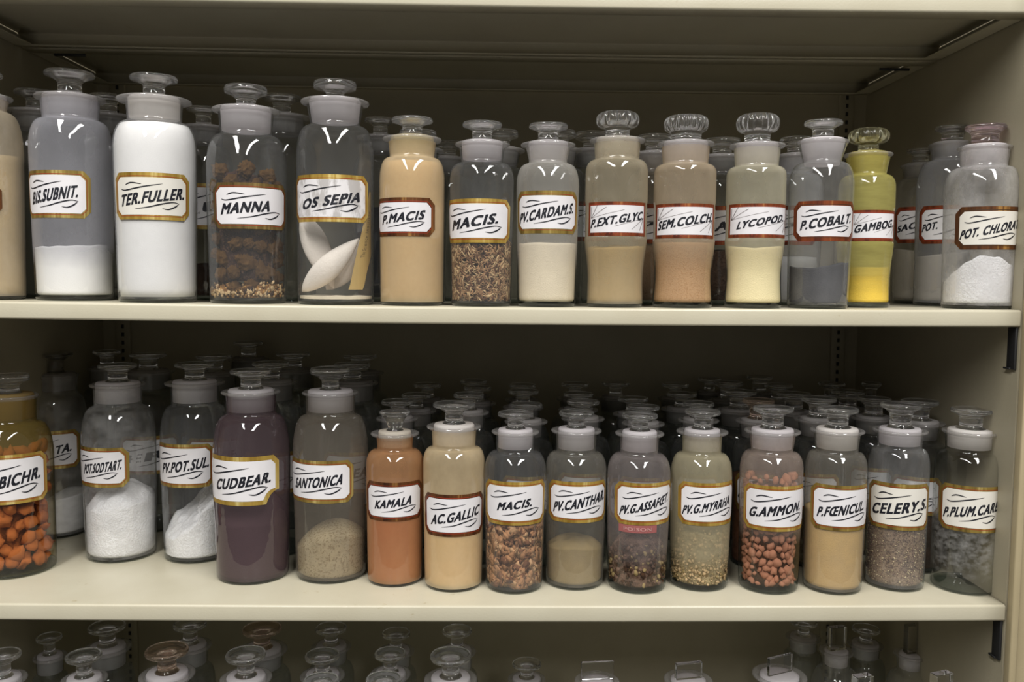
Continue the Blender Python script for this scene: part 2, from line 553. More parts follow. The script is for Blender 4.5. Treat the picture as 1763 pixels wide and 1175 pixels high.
def ribbon(bm, pts, w0, mp, taper=True):
    # Catmull-Rom through pts, a brush stroke thick in the middle
    P_ = [Vector(p) for p in pts]
    P_ = [P_[0] * 2 - P_[1]] + P_ + [P_[-1] * 2 - P_[-2]]
    line = []
    for i in range(1, len(P_) - 2):
        for k in range(8):
            t = k / 8
            a, b, c, d = P_[i - 1], P_[i], P_[i + 1], P_[i + 2]
            line.append(0.5 * ((2 * b) + (c - a) * t + (2 * a - 5 * b + 4 * c - d) * t * t + (3 * b - a - 3 * c + d) * t ** 3))
    line.append(P_[-2])
    n = len(line); prev = None
    for i, p in enumerate(line):
        q = (line[min(i + 1, n - 1)] - line[max(i - 1, 0)])
        q = Vector((-q.y, q.x)).normalized()
        s = i / (n - 1)
        wv = w0 * (math.sin(PI * s) ** 0.7 * 0.85 + 0.15) if taper else w0
        cur = (mp(*(p + q * wv / 2)), mp(*(p - q * wv / 2)))
        if prev: bm.faces.new((prev[0], prev[1], cur[1], cur[0]))
        prev = cur


TEXT_CACHE = {}


def text_mesh(s, bold=0.046):
    """flat lettering as vertices/faces in the unit box"""
    if s in TEXT_CACHE: return TEXT_CACHE[s]
    cu = bpy.data.curves.new('lettering', 'FONT'); cu.body = s; cu.space_character = 1.14
    cu.resolution_u = 4
    o = bpy.data.objects.new('lettering', cu); COL.objects.link(o)
    dg = bpy.context.evaluated_depsgraph_get(); dg.update()
    me = bpy.data.meshes.new_from_object(o.evaluated_get(dg))
    vs = [tuple(v.co) for v in me.vertices]; fs = [tuple(p.vertices) for p in me.polygons]
    bpy.data.objects.remove(o); bpy.data.curves.remove(cu); bpy.data.meshes.remove(me)
    x0 = min(v[0] for v in vs); x1 = max(v[0] for v in vs)
    y0, y1 = 0.0, 0.72
    n = len(vs)
    if bold:      # a brush letter: the outline drawn again a hair to each side
        vs2, fs2 = [], []
        for i, (dx, dy) in enumerate(((-1, -1), (-1, 1), (1, -1), (1, 1), (0, 0))):
            vs2 += [(v[0] + dx * bold, v[1] + dy * bold * 0.6) for v in vs]
            fs2 += [tuple(q + i * n for q in f) for f in fs]
        vs, fs = vs2, fs2
    vs = [((v[0] - x0) / (x1 - x0), v[1] / y1) for v in vs]
    TEXT_CACHE[s] = (vs, fs)
    return vs, fs


OCT_FLOURISH = [[(-.68, .60), (-.5, .705), (-.21, .64)], [(-.84, .37), (-.66, .31), (-.14, .51), (.33, .68)],
                [(-.41, -.70), (-.05, -.59), (.3, -.41), (.59, -.30), (.79, -.36)], [(.31, -.65), (.47, -.69), (.64, -.56), (.76, -.38)]]
RECT_FLOURISH = [[(-.95, .06), (-.94, .92)], [(-.95, .06), (-.69, 1.0)], [(-.95, .06), (-.37, .86)], [(-.95, .06), (.2, .66)],
                 [(.95, .10), (-.11, -.55)], [(.95, .10), (.46, -.76)], [(.95, .10), (.78, -.84)], [(.95, .10), (.95, -.80)]]


def add_label(root, R, z0, z1, wd, phi, text, style='oct', foil='gold', paper='paper', border=None, slope=0.30, th=0.60, tpos=None, flourish=True, rule='rule', torn=None, ink='ink', base=-0.30):
    """paper label under glaze: gilt border > paper panel, rule, lettering; phi turns it round the jar"""
    zc = (z0 + z1) / 2; hd = (z1 - z0) / 2
    bw = border or (0.0056 if style == 'oct' else 0.0042)
    bwv = bw * 0.95 if style == 'oct' else bw * 0.9
    cut = 0.0075 if style == 'oct' else 0
    lab = new_obj('paper_label', patch(wd, hd, cut, style, R, 0.0003, zc, torn=torn), M[foil], root)
    lab.rotation_euler = (0, 0, phi)
    pwd, phd = wd - bw, hd - bwv
    panel = new_obj('label_panel', patch(pwd, phd, cut * 0.72, style, R, 0.00055, zc, torn=(torn[0] * 0.9, torn[1] * 0.8) if torn else None), M[paper], lab)
    if not torn:
        new_obj('label_rule', ring_patch(pwd + bw * 0.32, phd + bwv * 0.32, cut * 0.8, style, R, 0.00045, zc, 0.0006), M[rule], lab)
    bm = bmesh.new()
    def mp(u, v):
        uu, vv = u * pwd, v * phd
        r = R(zc + vv) + 0.0008; a = uu / R(zc)
        return bm.verts.new((r * math.sin(a), -r * math.cos(a), zc + vv))
    if text:
        vs, fs = text_mesh(text)
        a0, a1 = tpos or (-0.90, 0.93)
        vv = []
        for (x, y) in vs:
            u = a0 + (a1 - a0 - 0.08) * x + y * 0.085
            v = base + slope * u * 0.88 + y * th - 0.02
            vv.append(mp(u, v))
        for f in fs:
            try: bm.faces.new([vv[i] for i in f])
            except ValueError: pass
        new_obj('lettering', bm, M[ink], lab, False)
    if flourish:
        bm = bmesh.new()
        if style == 'rect':
            for l_ in RECT_FLOURISH: ribbon(bm, [l_[0], ((l_[0][0] + l_[1][0]) / 2, (l_[0][1] + l_[1][1]) / 2), l_[1]], 0.016, mp, False)
            new_obj('flourish', bm, M['ink_fine'], lab, False)
        else:
            for l_ in OCT_FLOURISH: ribbon(bm, l_, 0.066, mp)
            new_obj('flourish', bm, M[ink], lab, False)
    return lab


# ------------------------------------------------------------------ jars
def wall_profile(Rb, Rt, zsh, znb, rnb, rnt, zl, kind='std', zlab=None):
    b = 0.004
    pr = [(Rb - b, 0.0)] + [(Rb - b + b * math.sin(a), b - b * math.cos(a)) for a in (PI / 6, PI / 3, PI / 2)]
    if kind == 'waist':
        za, zb_ = zlab  # label recess
        low = za - 0.004
        for t in (0.12, 0.25, 0.4, 0.55, 0.7, 0.85):
            pr.append((Rb * (1 - 0.065 * math.sin(PI * t) ** 1.4) + (Rt - Rb) * t, low * t + b * (1 - t)))
        Rr = Rt * 0.985
        pr += [(Rt * 1.0, low), (Rt * 1.005, za - 0.001), (Rr, za + 0.0015), (Rr, zb_ - 0.0015), (Rt * 1.002, zb_ + 0.0012), (Rt * 1.005, zb_ + 0.004)]
    else:
        zsh -= (znb - zsh) * 0.75
        for t in (0.2, 0.4, 0.6, 0.8):
            z = b + (zsh - b) * t
            pr.append((Rb + (Rt - Rb) * min(1, t * 1.15), z))
    hz = znb - zsh
    pw_ = 0.92 if kind == 'waist' else 0.80
    for k in range(0, 14):
        a = PI / 2 * k / 14
        pr.append((rnb + 0.0012 + (Rt - rnb - 0.0012) * math.cos(a) ** pw_, zsh + hz * 0.97 * math.sin(a) ** (1.0 if kind == 'waist' else 0.92)))
    pr += [(rnb + 0.0004, znb), (rnb, znb + 0.0025)]
    zf = zl - 0.0036
    for t in (0.33, 0.66, 1.0):
        pr.append((rnb + (rnt - rnb) * t, znb + 0.0025 + (zf - znb - 0.0025) * t))
    return pr


def lip_profile(rnt, rl, zl):
    return [(rnt, zl - 0.0036), (rnt + (rl - rnt) * 0.5, zl - 0.0026), (rl - 0.0012, zl - 0.0022), (rl, zl - 0.0008), (rl - 0.0004, zl + 0.0008),
            (rl - 0.002, zl + 0.0014), (rnt + 0.0002, zl + 0.001), (rnt - 0.0022, zl - 0.0004)]


def stopper_profile(kind, rp, rs, rd, zl, zt):
    h = zt - zl
    if kind == 'knob':
        k0 = zl + h * 0.40
        pts = [(0, zl + 0.0026), (rs * 1.12, zl + 0.0026), (rs * 1.04, zl + 0.0036), (rs * 0.97, zl + 0.006), (rs, k0)]
        n = 9
        for i in range(1, n):
            a = -PI / 2 + PI * i / n
            pts.append((rs * 0.9 + (rd - rs * 0.9) * math.cos(a) ** 0.75, (k0 + zt) / 2 + (zt - k0) / 2 * math.sin(a)))
        pts += [(rd * 0.5, zt + 0.0006), (0, zt + 0.0002)]
        return pts
    rim = {'funnel': 0.0046, 'disc': 0.0075, 'cone': 0.003}[kind]
    z1 = zl + h * {'funnel': 0.55, 'disc': 0.40, 'cone': 0.20}[kind]
    zr = zt - rim
    pts = [(0, zl + 0.0032), (rs * 1.3, zl + 0.0032), (rs * 1.14, zl + 0.0042), (rs, zl + 0.0062)]
    pts += [(rs * 0.98, (zl + 0.006 + z1) / 2 + 0.001), (rs * 1.0, z1 + 0.001)]
    for k in range(1, 7):
        t = k / 6
        e = (1 - math.cos(t * PI / 2)) * 0.55 + t * 0.45
        pts.append((rs + (rd * 0.97 - rs) * e, z1 + 0.001 + (zr - z1 - 0.001) * (t * 0.55 + 0.45 * math.sin(t * PI / 2))))
    pts += [(rd, zr + rim * 0.35), (rd, zr + rim * 0.65), (rd * 0.96, zt), (rd * 0.80, zt - 0.0004), (rd * 0.62, zt - 0.0014), (0, zt - 0.0018)]
    out = [pts[0]]
    for p in pts[1:]:
        z = max(p[1], out[-1][1] - 0.002)
        out.append((p[0], z))
    return out


def make_jar(dim, loc, rz, label, group, glass='clear', kind='std', st='funnel', stm='stopper', frost='frost', seg=48, lobes=12, plug_depth=None):
    """dim: Rb Rt zsh znb rnb rnt zl rl rs rd zt (metres above the jar's foot)"""
    root = empty('apothecary_jar', loc, rz)
    tag(root, label, 'jar', group)
    pr = wall_profile(dim['Rb'], dim['Rt'], dim['zsh'], dim['znb'], dim['rnb'], dim['rnt'], dim['zl'], kind, dim.get('zlab'))
    full = [(0, 0.0008)] + pr
    bm = lathe(full, seg, matf=lambda a, b: 1 if b[1] <= 0.0062 and b[0] > 0.001 or b[1] < 0.002 else 0)
    body = new_obj('jar_body', bm, [GL[glass], M['thick']], root)
    lip = new_obj('lip', lathe(lip_profile(dim['rnt'], dim['rl'], dim['zl']), seg), M['lipglass'], body)
    rp = dim['rnt'] - 0.0024
    spr = stopper_profile(st, rp, dim['rs'], dim['rd'], dim['zl'] + 0.0006, dim['zt'])
    mod = None
    if st == 'knob':
        zk = dim['zl'] + (dim['zt'] - dim['zl']) * 0.42
        mod = lambda a, z: 1 - (0.085 * (1 - abs(math.sin(a * lobes / 2))) ** 1.5 if z > zk else 0)
    so = new_obj('stopper', lathe(spr, 48 if st != 'knob' else lobes * 8, mod=mod), M[stm], root)
    zt_, zb_ = dim['zl'] - 0.0006, (dim['znb'] + 0.004 if plug_depth is None else dim['zl'] - plug_depth)
    rb_ = dim['rnb'] + (dim['rnt'] - dim['rnb']) * max(0, (zb_ - dim['znb'])) / max(0.001, dim['zl'] - dim['znb']) - 0.0022
    zq = dim['zl'] + 0.0006 + (0.0024 if st == 'knob' else 0.0030)
    new_obj('ground_plug', lathe([(0, zb_), (rb_, zb_), (rp - 0.0002, zt_), (rp, zt_ + 0.0018), (rp * 0.95, zq - 0.0004), (dim['rs'] * 1.2, zq), (0, zq)], 40), M[frost], so)
    dim['profile'] = pr
    return root


GL = {'clear': wall_glass('bottle_glass_clear', haze=0.075, hcol=(0.62, 0.62, 0.63, 1), patch=0.5, scale=9)}
def gl(k, **kw): GL[k] = wall_glass('bottle_glass_' + k, **kw)
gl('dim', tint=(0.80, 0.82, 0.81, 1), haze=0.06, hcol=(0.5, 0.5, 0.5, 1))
gl('grey_haze_top', haze=0.40, hcol=(0.55, 0.55, 0.60, 1), patch=0.3, scale=10, zlo=0.064)
gl('grey_haze', haze=0.34, hcol=(0.52, 0.52, 0.54, 1), patch=0.3, scale=10)
gl('white_haze', haze=0.10, hcol=(0.82, 0.81, 0.81, 1), patch=0.8, scale=22)
gl('frosty', haze=0.30, hcol=(0.74, 0.72, 0.71, 1), patch=1.0, scale=26)
gl('smear', haze=0.16, hcol=(0.68, 0.67, 0.66, 1), patch=1.6, scale=24, stretch=(1, 1, 1.6))
gl('smear_band', haze=0.13, hcol=(0.72, 0.71, 0.70, 1), patch=2.4, scale=95, zlo=0.045, zhi=0.118, stretch=(1, 1, 1.5))
gl('beige_haze', haze=0.42, hcol=(0.68, 0.59, 0.45, 1), patch=0.4)
gl('offwhite_haze', haze=0.32, hcol=(0.73, 0.70, 0.64, 1), patch=0.3, zlo=0.068)
gl('tan_haze', haze=0.62, hcol=(0.72, 0.58, 0.37, 1), patch=0.25)
gl('olive_haze', haze=0.42, hcol=(0.60, 0.52, 0.37, 1), patch=0.4)
gl('sand_haze', haze=0.48, hcol=(0.62, 0.50, 0.35, 1), patch=0.3, zlo=0.07)
gl('cream_haze', haze=0.42, hcol=(0.72, 0.67, 0.50, 1), patch=0.3, zlo=0.066)
gl('yellow_haze', haze=0.58, hcol=(0.60, 0.54, 0.17, 1), patch=0.45, scale=22, stretch=(0.4, 0.4, 2), zlo=0.042)
gl('amber_haze', haze=0.36, hcol=(0.30, 0.22, 0.06, 1), patch=0.25, tint=(0.95, 0.86, 0.66, 1), zlo=0.16)
gl('purple_haze', haze=0.52, hcol=(0.135, 0.092, 0.105, 1), patch=0.35, scale=9)
gl('brown_haze', haze=0.34, hcol=(0.32, 0.28, 0.23, 1), patch=0.4, scale=9)
gl('orange_haze', haze=0.62, hcol=(0.60, 0.32, 0.15, 1), patch=0.35, scale=12)
gl('creamtan_haze', haze=0.62, hcol=(0.78, 0.63, 0.40, 1), patch=0.4, scale=12)
gl('dust_haze', haze=0.22, hcol=(0.47, 0.44, 0.38, 1), patch=0.6)
gl('mauve_haze', haze=0.30, hcol=(0.46, 0.40, 0.39, 1), patch=0.6, zlo=0.058)
gl('khaki_haze', haze=0.52, hcol=(0.58, 0.52, 0.35, 1), patch=0.35, zlo=0.050)
gl('pinkdust_haze', haze=0.26, hcol=(0.62, 0.50, 0.43, 1), patch=0.7, scale=20, zlo=0.085)

UG, LG = 'labelled jars in the front of the upper shelf', 'labelled jars in the front of the middle shelf'
JARS = {}


def place(key, shelf_k, xb, xm, W, Wt, yb, ysh, ynb, nw, nwb, yl, lw, sw, dw, yt, label, extraY=None, lab=None, zl_fix=0, **kw):
    """turn the photo's measurements of one jar into its real position and size"""
    Z0 = SHELF_Z[shelf_k]
    Wm = max(W, Wt)
    if extraY is None:        # foot seen on the shelf: where the ray meets the shelf
        Yf = on_z(xb, yb, Z0 + sag((xb - 881) / 1500)).y
        Rg = W / 2 * (Yf + CAM_D) / F_PX
        Yc = Yf + Rg * 1.03
    else:
        Rg = Wm / 2 * (CAM_D + 0.06) / F_PX
        Yc = Rg + extraY
    cen = on_y(xm, (yb + ynb) / 2, Yc)
    X = cen.x
    dp = depth((X, Yc, Z0))
    mpp = dp / F_PX
    base = Vector((X, Yc, Z0 + sag(X) + 0.0002))
    H = lambda y: on_y(xm, y, Yc).z - base.z
    HF = lambda y: on_y(xm, y, Yc - Wm / 2 * mpp).z - base.z
    mpr = mpp * math.cos(math.atan((xm - CW / 2) / F_PX))     # a round jar off to the side looks wider than it is
    r = lambda wpx: wpx / 2 * mpr
    ytop = yt + dw / 2 * abs(yt - 470) / 1500 * (0.35 if kw.get('st') == 'knob' else 1)
    if shelf_k == 'U': yl += lw / 2 * max(0, 470 - yl) / 1500 * 0.45      # lip seen from below: its near edge stands higher
    dim = dict(Rb=r(W), Rt=r(Wt), zsh=H(ysh), znb=H(ynb), rnb=r(nwb), rnt=r(nw), zl=H(yl), rl=r(lw), rs=r(sw), rd=r(dw), zt=H(ytop))
    face = -math.atan2(X, CAM_D + Yc)
    if lab and kw.get('kind') == 'waist':
        dim['zlab'] = (HF(lab['y'][1]) - 0.001, HF(lab['y'][0]) + 0.001)
    root = make_jar(dim, base, face, label, UG if shelf_k == 'U' else LG, **kw)
    pr = dim['profile']
    Rf = lambda z: interp(pr, z)
    if lab:
        x0, x1 = lab['x']; Rl = Rf(HF(sum(lab['y']) / 2)); rpx = Rl / mpr
        cx = xm + (xb - xm) * 0.2
        if 'span' in lab:
            sp = math.radians(lab['span'])
        else:
            sp = None
        fa = lambda x: math.asin(max(-1, min(1, (x - cx) / rpx)))
        if x0 is None: a1 = fa(x1); a0 = a1 - sp
        elif x1 is None: a0 = fa(x0); a1 = a0 + sp
        else: a0, a1 = fa(x0), fa(x1)
        opts = {k: v for k, v in lab.items() if k not in ('x', 'y', 'span', 'text', 'tx')}
        if 'tx' in lab:
            half = (a1 - a0) / 2 - 0.0056 / Rl
            opts['tpos'] = tuple((max(-1.13, min(1.13, fa(v))) - (a0 + a1) / 2) / half for v in lab['tx'])
            opts['tpos'] = (max(-0.97, opts['tpos'][0]), min(1.02, opts['tpos'][1] + 0.03))
        add_label(root, Rf, HF(lab['y'][1]), HF(lab['y'][0]), (a1 - a0) / 2 * Rl, (a0 + a1) / 2, lab['text'], **opts)
    JARS[key] = dict(root=root, base=base, dim=dim, Rf=Rf, HF=HF, H=H, X=X, Y=Yc, face=face, mpp=mpp, xm=xm, R=r(Wt))
    return JARS[key]


def content(key, mat, name, label, cat, ytop, shape=None, z0=0.0062, inset=0.0024, kind='stuff', seg=56, mats=None):
    """the fill of a jar, following the inside of the glass; shape(x, y in -1..1) adds height"""
    J = JARS[key]; Rf = J['Rf']
    zt = J['HF'](ytop)
    zmax = J['dim']['znb'] + 0.004
    def top(x, y):
        return max(z0 + 0.0015, min(zmax, zt + (shape(x, y) if shape else 0)))
    bm = bmesh.new(); rings = []
    K = 22
    rin = lambda z: max(0.004, Rf(z) - inset)
    for k in range(K + 1):
        ring = []
        for s in range(seg):
            a = 2 * PI * s / seg; ca, sa = math.cos(a), math.sin(a)
            z = z0 + (top(ca, sa) - z0) * k / K
            r = rin(z) * (0.96 if k == 0 else 1)
            ring.append(bm.verts.new((r * ca, r * sa, z)))
        rings.append(ring)
    for j in range(1, 9):
        q = 1 - j / 9
        ring = []
        for s in range(seg):
            a = 2 * PI * s / seg; ca, sa = math.cos(a), math.sin(a)
            rr = rin(top(ca, sa)) * q
            ring.append(bm.verts.new((rr * ca, rr * sa, top(ca * q, sa * q))))
        rings.append(ring)
    for A, B in zip(rings, rings[1:]):
        for s in range(seg):
            bm.faces.new((A[s], A[(s + 1) % seg], B[(s + 1) % seg], B[s]))
    c = bm.verts.new((0, 0, top(0, 0)))
    for s in range(seg):
        bm.faces.new((rings[-1][s], rings[-1][(s + 1) % seg], c))
    bmesh.ops.contextual_create(bm, geom=[v for v in rings[0]])
    if mats:
        bm.verts.ensure_lookup_table(); n0 = len(bm.verts)
        mats(bm, J, rin, z0, top)
        bm.verts.ensure_lookup_table()
        for v in bm.verts[n0:]:
            v.co.z = max(0.0058, v.co.z)
            lim = Rf(v.co.z) - 0.0013; rr = math.hypot(v.co.x, v.co.y)
            if rr > lim: v.co.x *= lim / rr; v.co.y *= lim / rr
    o = new_obj(name, bm, mat if isinstance(mat, list) else [P[mat]])
    o.location = J['base']; o.rotation_euler = (0, 0, J['face'])
    return tag(o, label, cat, None, kind)


def nz(x, y, f=2.0, s=0.0):
    return noise.noise(Vector((x * f + s, y * f - s, s * 1.7)))


def scatter(n, size, shape, nm, spread=0.35, front=True, seed=1):
    """pieces of dried plant packed against the glass"""
    rnd = random.Random(seed)
    def f(bm, J, rin, z0, top):
        for _ in range(n):
            a = -PI / 2 + (rnd.uniform(-1.75, 1.75) if front else rnd.uniform(-PI, PI))
            ca, sa = math.cos(a), math.sin(a)
            ztop = top(ca, sa)
            z = rnd.uniform(z0 + 0.002, ztop + 0.003)
            L = size * rnd.uniform(0.5, 1.3)
            r = (J['Rf'](z) - 0.0020) * (1 - spread * rnd.random() ** 2.2)
            if z > ztop - 0.004: r *= rnd.uniform(0.3, 1)
            c = Vector((r * ca, r * sa, z))
            mi = rnd.choice((0, 1, 2, 2))
            rot = Matrix.Rotation(a + PI / 2 + rnd.uniform(-0.5, 0.5), 3, 'Z') @ Euler((rnd.uniform(-0.5, 0.5), rnd.uniform(-PI, PI), 0)).to_matrix()
            vs = []
            if shape == 'sliver':
                tw = rnd.uniform(0.10, 0.22) * L; th = 0.0006; cv = rnd.uniform(-0.25, 0.25) * L
                for i, x in enumerate((-0.5, 0, 0.5)):
                    zz = cv if i == 1 else 0
                    wv = tw * (1 if i == 1 else 0.45)
                    vs.append([bm.verts.new(c + rot @ Vector((x * L, yy * th, zz + ss * wv / 2))) for yy, ss in ((-1, -1), (-1, 1), (1, 1), (1, -1))])
                for A, B in zip(vs, vs[1:]):
                    for q in range(4):
                        bm.faces.new((A[q], A[(q + 1) % 4], B[(q + 1) % 4], B[q])).material_index = mi
                bm.faces.new(vs[0]).material_index = mi; bm.faces.new(vs[-1][::-1]).material_index = mi
            elif shape == 'leaf':
                m = 7; rim = []
                for q in range(m):
                    b = 2 * PI * q / m; rr = L * rnd.uniform(0.28, 0.6)
                    rim.append(bm.verts.new(c + rot @ Vector((rr * math.cos(b), L * rnd.uniform(-0.22, 0.22), rr * math.sin(b) * 0.8))))
                cc = bm.verts.new(c + rot @ Vector((0, -L * 0.08, 0))); cb = bm.verts.new(c + rot @ Vector((0, L * 0.05, 0)))
                for q in range(m):
                    bm.faces.new((rim[q], rim[(q + 1) % m], cc)).material_index = mi
                    bm.faces.new((rim[(q + 1) % m], rim[q], cb)).material_index = mi
            else:
                ret = bmesh.ops.create_icosphere(bm, subdivisions=1, radius=L / 2, matrix=Matrix.Translation(c) @ rot.to_4x4() @ Matrix.Diagonal((1, rnd.uniform(.6, 1), rnd.uniform(.5, .9), 1)))
                for v in ret['verts']:
                    v.co += (v.co - c) * rnd.uniform(-0.2, 0.2)
                    for fc in v.link_faces: fc.material_index = mi
    return f


LUMPS = {}


def lump_mesh(kind, var, rough, stretch, mat, sub=2):
    k = (kind, var)
    if k not in LUMPS:
        bm = bmesh.new(); bmesh.ops.create_icosphere(bm, subdivisions=sub, radius=1.0)
        rs = random.Random(hash(kind) % 1000 if False else len(kind) * 31 + var)
        ax = Vector((1, rs.uniform(*stretch), rs.uniform(*stretch)))
        off = Vector((var * 7.3, var * 3.1, 1.7))
        for v in bm.verts:
            d = v.co.normalized()
            s = 1 + rough * (noise.noise(d * 1.3 + off) * (0.6 if sub > 2 else 1.0) + noise.noise(d * 3.2 + off) * 0.45 + (0.42 * noise.noise(d * 6 + off) + 0.36 * noise.noise(d * 11 + off) if sub > 2 else 0))
            v.co = Vector((v.co.x * ax.x, v.co.y * ax.y, v.co.z * ax.z)) * s
        me = bpy.data.meshes.new(kind); bm.to_mesh(me); bm.free()
        me.polygons.foreach_set('use_smooth', [True] * len(me.polygons))
        me.materials.append(P[mat]); LUMPS[k] = me
    return LUMPS[k]


def lump(kind, mesh, J, p, r, label, cat, group, rnd):
    o = bpy.data.objects.new(kind, mesh); COL.objects.link(o)
    m = Matrix.Rotation(J['face'], 3, 'Z')
    o.location = J['base'] + m @ Vector(p)
    o.scale = (r, r, r)
    o.rotation_euler = (rnd.uniform(0, 6), rnd.uniform(0, 6), rnd.uniform(0, 6))
    return tag(o, label, cat, group)


# ---- upper shelf, front row, left to right
def L(x0, x1, y0, y1, text, **kw):
    d = dict(x=(x0, x1), y=(y0, y1), text=text); d.update(kw); return d


place('U0', 'U', -27, -28, 140, 147, 516, 231, 191, 100, 92, 162, 116, 40, 82, 115, 'tall jar of beige powder cut off by the left edge, upper shelf', 0.018,
      lab=L(None, 3, 313, 368, '', span=110, foil='brown', flourish=False), glass='beige_haze')
content('U0', 'beige_powder', 'beige_powder', 'beige powder filling the jar cut off at the left edge of the upper shelf', 'powder', 262, lambda x, y: 0.002 * x)

place('U1', 'U', 131, 126, 138, 146, 519, 239, 207, 104, 98, 164, 125, 42, 88, 115, 'tall hazy jar of white powder labelled BIS.SUBNIT., upper shelf', 0.034,
      lab=L(None, 157, 292, 375, 'BIS.SUBNIT.', tx=(53, 137), span=108, foil='gold', th=0.62), glass='grey_haze_top')
content('U1', 'white_powder', 'white_powder', 'white powder in the bottom third of the jar labelled BIS.SUBNIT.', 'powder', 421, lambda x, y: 0.0015 * x - 0.001 + 0.0016 * nz(x, y, 2.5, 3))

place('U2', 'U', 271.5, 269.5, 137, 145, 520, 240, 211, 98, 94, 168, 130, 38, 83, 123, 'tall jar full of pure white powder labelled TER.FULLER., upper shelf', 0.007,
      lab=L(204, 325, 296, 378, 'TER.FULLER.', tx=(212, 317), foil='gold_bright', paper='paper_old'), glass='white_haze', frost='frost_white')
content('U2', 'white_powder', 'white_powder', 'white powder filling the jar labelled TER.FULLER. to the neck', 'powder', 205, inset=0.0015)

place('U3', 'U', 427.7, 426, 132, 139, 521, 270, 233, 95, 89, 186, 117, 34, 74, 142, 'jar of dark brown crusty lumps labelled MANNA, upper shelf', 0.012,
      lab=L(371, 491, 314, 394, 'MANNA', tx=(384, 464.5), foil='olive', th=0.58, slope=0.2), st='disc', glass='clear', frost='frost')

place('U4', 'U', 577.8, 578, 131, 133, 523, 252, 217, 96, 84, 172, 117, 32, 73, 134, 'jar of white cuttlebones labelled OS SEPIA, upper shelf', 0.012,
      lab=L(513, 632, 300, 382, 'OS SEPIA', tx=(524, 619), paper='paper_worn', foil='gold_bright', th=0.52, slope=0.34, base=-0.36), st='disc')

place('U5', 'U', 708.5, 709.5, 108, 111, 523.6, 296, 272, 81, 76, 237, 101, 34, 70, 198, 'jar filled with tan powder labelled P.MACIS, upper shelf', 0.012,
      lab=L(654, 747, 340, 407, 'P.MACIS', tx=(661, 729.5), foil='brown'), glass='tan_haze', frost='frost_tan')
content('U5', 'tan_powder', 'tan_powder', 'tan powder filling the jar labelled P.MACIS to the neck', 'powder', 274, inset=0.0015)

place('U6', 'U', 828, 829, 103, 110, 526, 300, 281, 77, 71, 246, 92, 34, 67, 206, 'upper-shelf jar of fine brown shreds labelled MACIS.', 0.010,
      lab=L(774, 876, 342, 418, 'MACIS.', tx=(781, 857), foil='gold_bright', th=0.58, slope=0.36))
content('U6', [P['shred_dark'], P['shred_light'], P['shred']], 'shredded_mace', 'brown shredded mace in the upper-shelf jar labelled MACIS.', 'dried spice', 416, lambda x, y: 0.002 * nz(x, y, 2, 5), inset=0.010,
        mats=scatter(3000, 0.0095, 'sliver', 'x', 0.3, seed=6))

place('U7', 'U', 940.5, 942, 100, 107, 525, 305, 282, 75, 65, 247, 93, 35, 66, 209, 'jar of off-white powder labelled PV.CARDAM.S., upper shelf', 0.010,
      lab=L(892, 991, 328, 402, 'PV.CARDAM.S.', tx=(896, 984.5), foil='gold', slope=0.42), glass='offwhite_haze')
content('U7', 'off_white_powder', 'off_white_powder', 'off-white powder in the jar labelled PV.CARDAM.S.', 'powder', 418, lambda x, y: 0.001 * nz(x, y, 2, 1), inset=0.0016)

place('U8', 'U', 1057.7, 1060, 96, 107, 526, 298, 276, 79, 76, 239, 95, 42, 75, 191, 'waisted jar of dull tan powder labelled P.EXT.GLYC., upper shelf', 0.010,
      lab=L(1014, 1108, 347, 406, 'P.EXT.GLYC.', tx=(1019, 1105), style='rect', foil='copper', slope=0.40, th=0.60), kind='waist', st='knob', glass='olive_haze', frost='frost_warm', plug_depth=0.017, lobes=12)
content('U8', 'olive_tan_powder', 'tan_powder', 'dull tan powder in the waisted jar labelled P.EXT.GLYC.', 'powder', 425, lambda x, y: 0.004 * nz(x, y, 1.5, 2), inset=0.0016)

place('U9', 'U', 1174.5, 1177, 104, 107, 526.5, 300, 284, 83, 78, 245, 98, 54, 77, 198, 'jar of sandy brown powder labelled SEM.COLCH., upper shelf', 0.010,
      lab=L(1129, 1226, 350, 410, 'SEM.COLCH.', tx=(1135, 1223), style='rect', foil='copper', slope=0.40, th=0.62), kind='waist', st='knob', glass='sand_haze', lobes=20)
content('U9', 'sandy_powder', 'sandy_powder', 'sandy brown powder in the jar labelled SEM.COLCH.', 'powder', 417, inset=0.0016)

place('U10', 'U', 1296, 1299, 100, 103, 527.5, 304, 288, 80, 75, 248, 97, 45, 76, 195, 'waisted jar of cream yellow powder labelled LYCOPOD., upper shelf', 0.010,
      lab=L(1254, 1349, 350, 409, 'LYCOPOD.', tx=(1270, 1346), style='rect', foil='copper', slope=0.48, th=0.52), kind='waist', st='knob', glass='cream_haze', lobes=14)
content('U10', 'cream_powder', 'cream_powder', 'cream yellow powder in the waisted jar labelled LYCOPOD.', 'powder', 424, lambda x, y: 0.003 * abs(x) - 0.002, inset=0.0014)

place('U11', 'U', 1407, 1411, 105.6, 113, 527, 306, 280, 84, 67, 242, 91, 37, 67, 203, 'jar with slate grey powder labelled P.COBALT., upper shelf', 0.009,
      lab=L(1366, 1465, 345, 415, 'P.COBALT.', tx=(1378, 1461), foil='copper', rule='rule_dark', slope=0.34), plug_depth=0.026, glass='white_haze')
content('U11', 'slate_powder', 'slate_powder', 'slate grey powder in the jar labelled P.COBALT.', 'powder', 457, lambda x, y: 0.0035 * math.sin(x * 2.2 - 0.8) + 0.002 * nz(x, y, 3, 4))

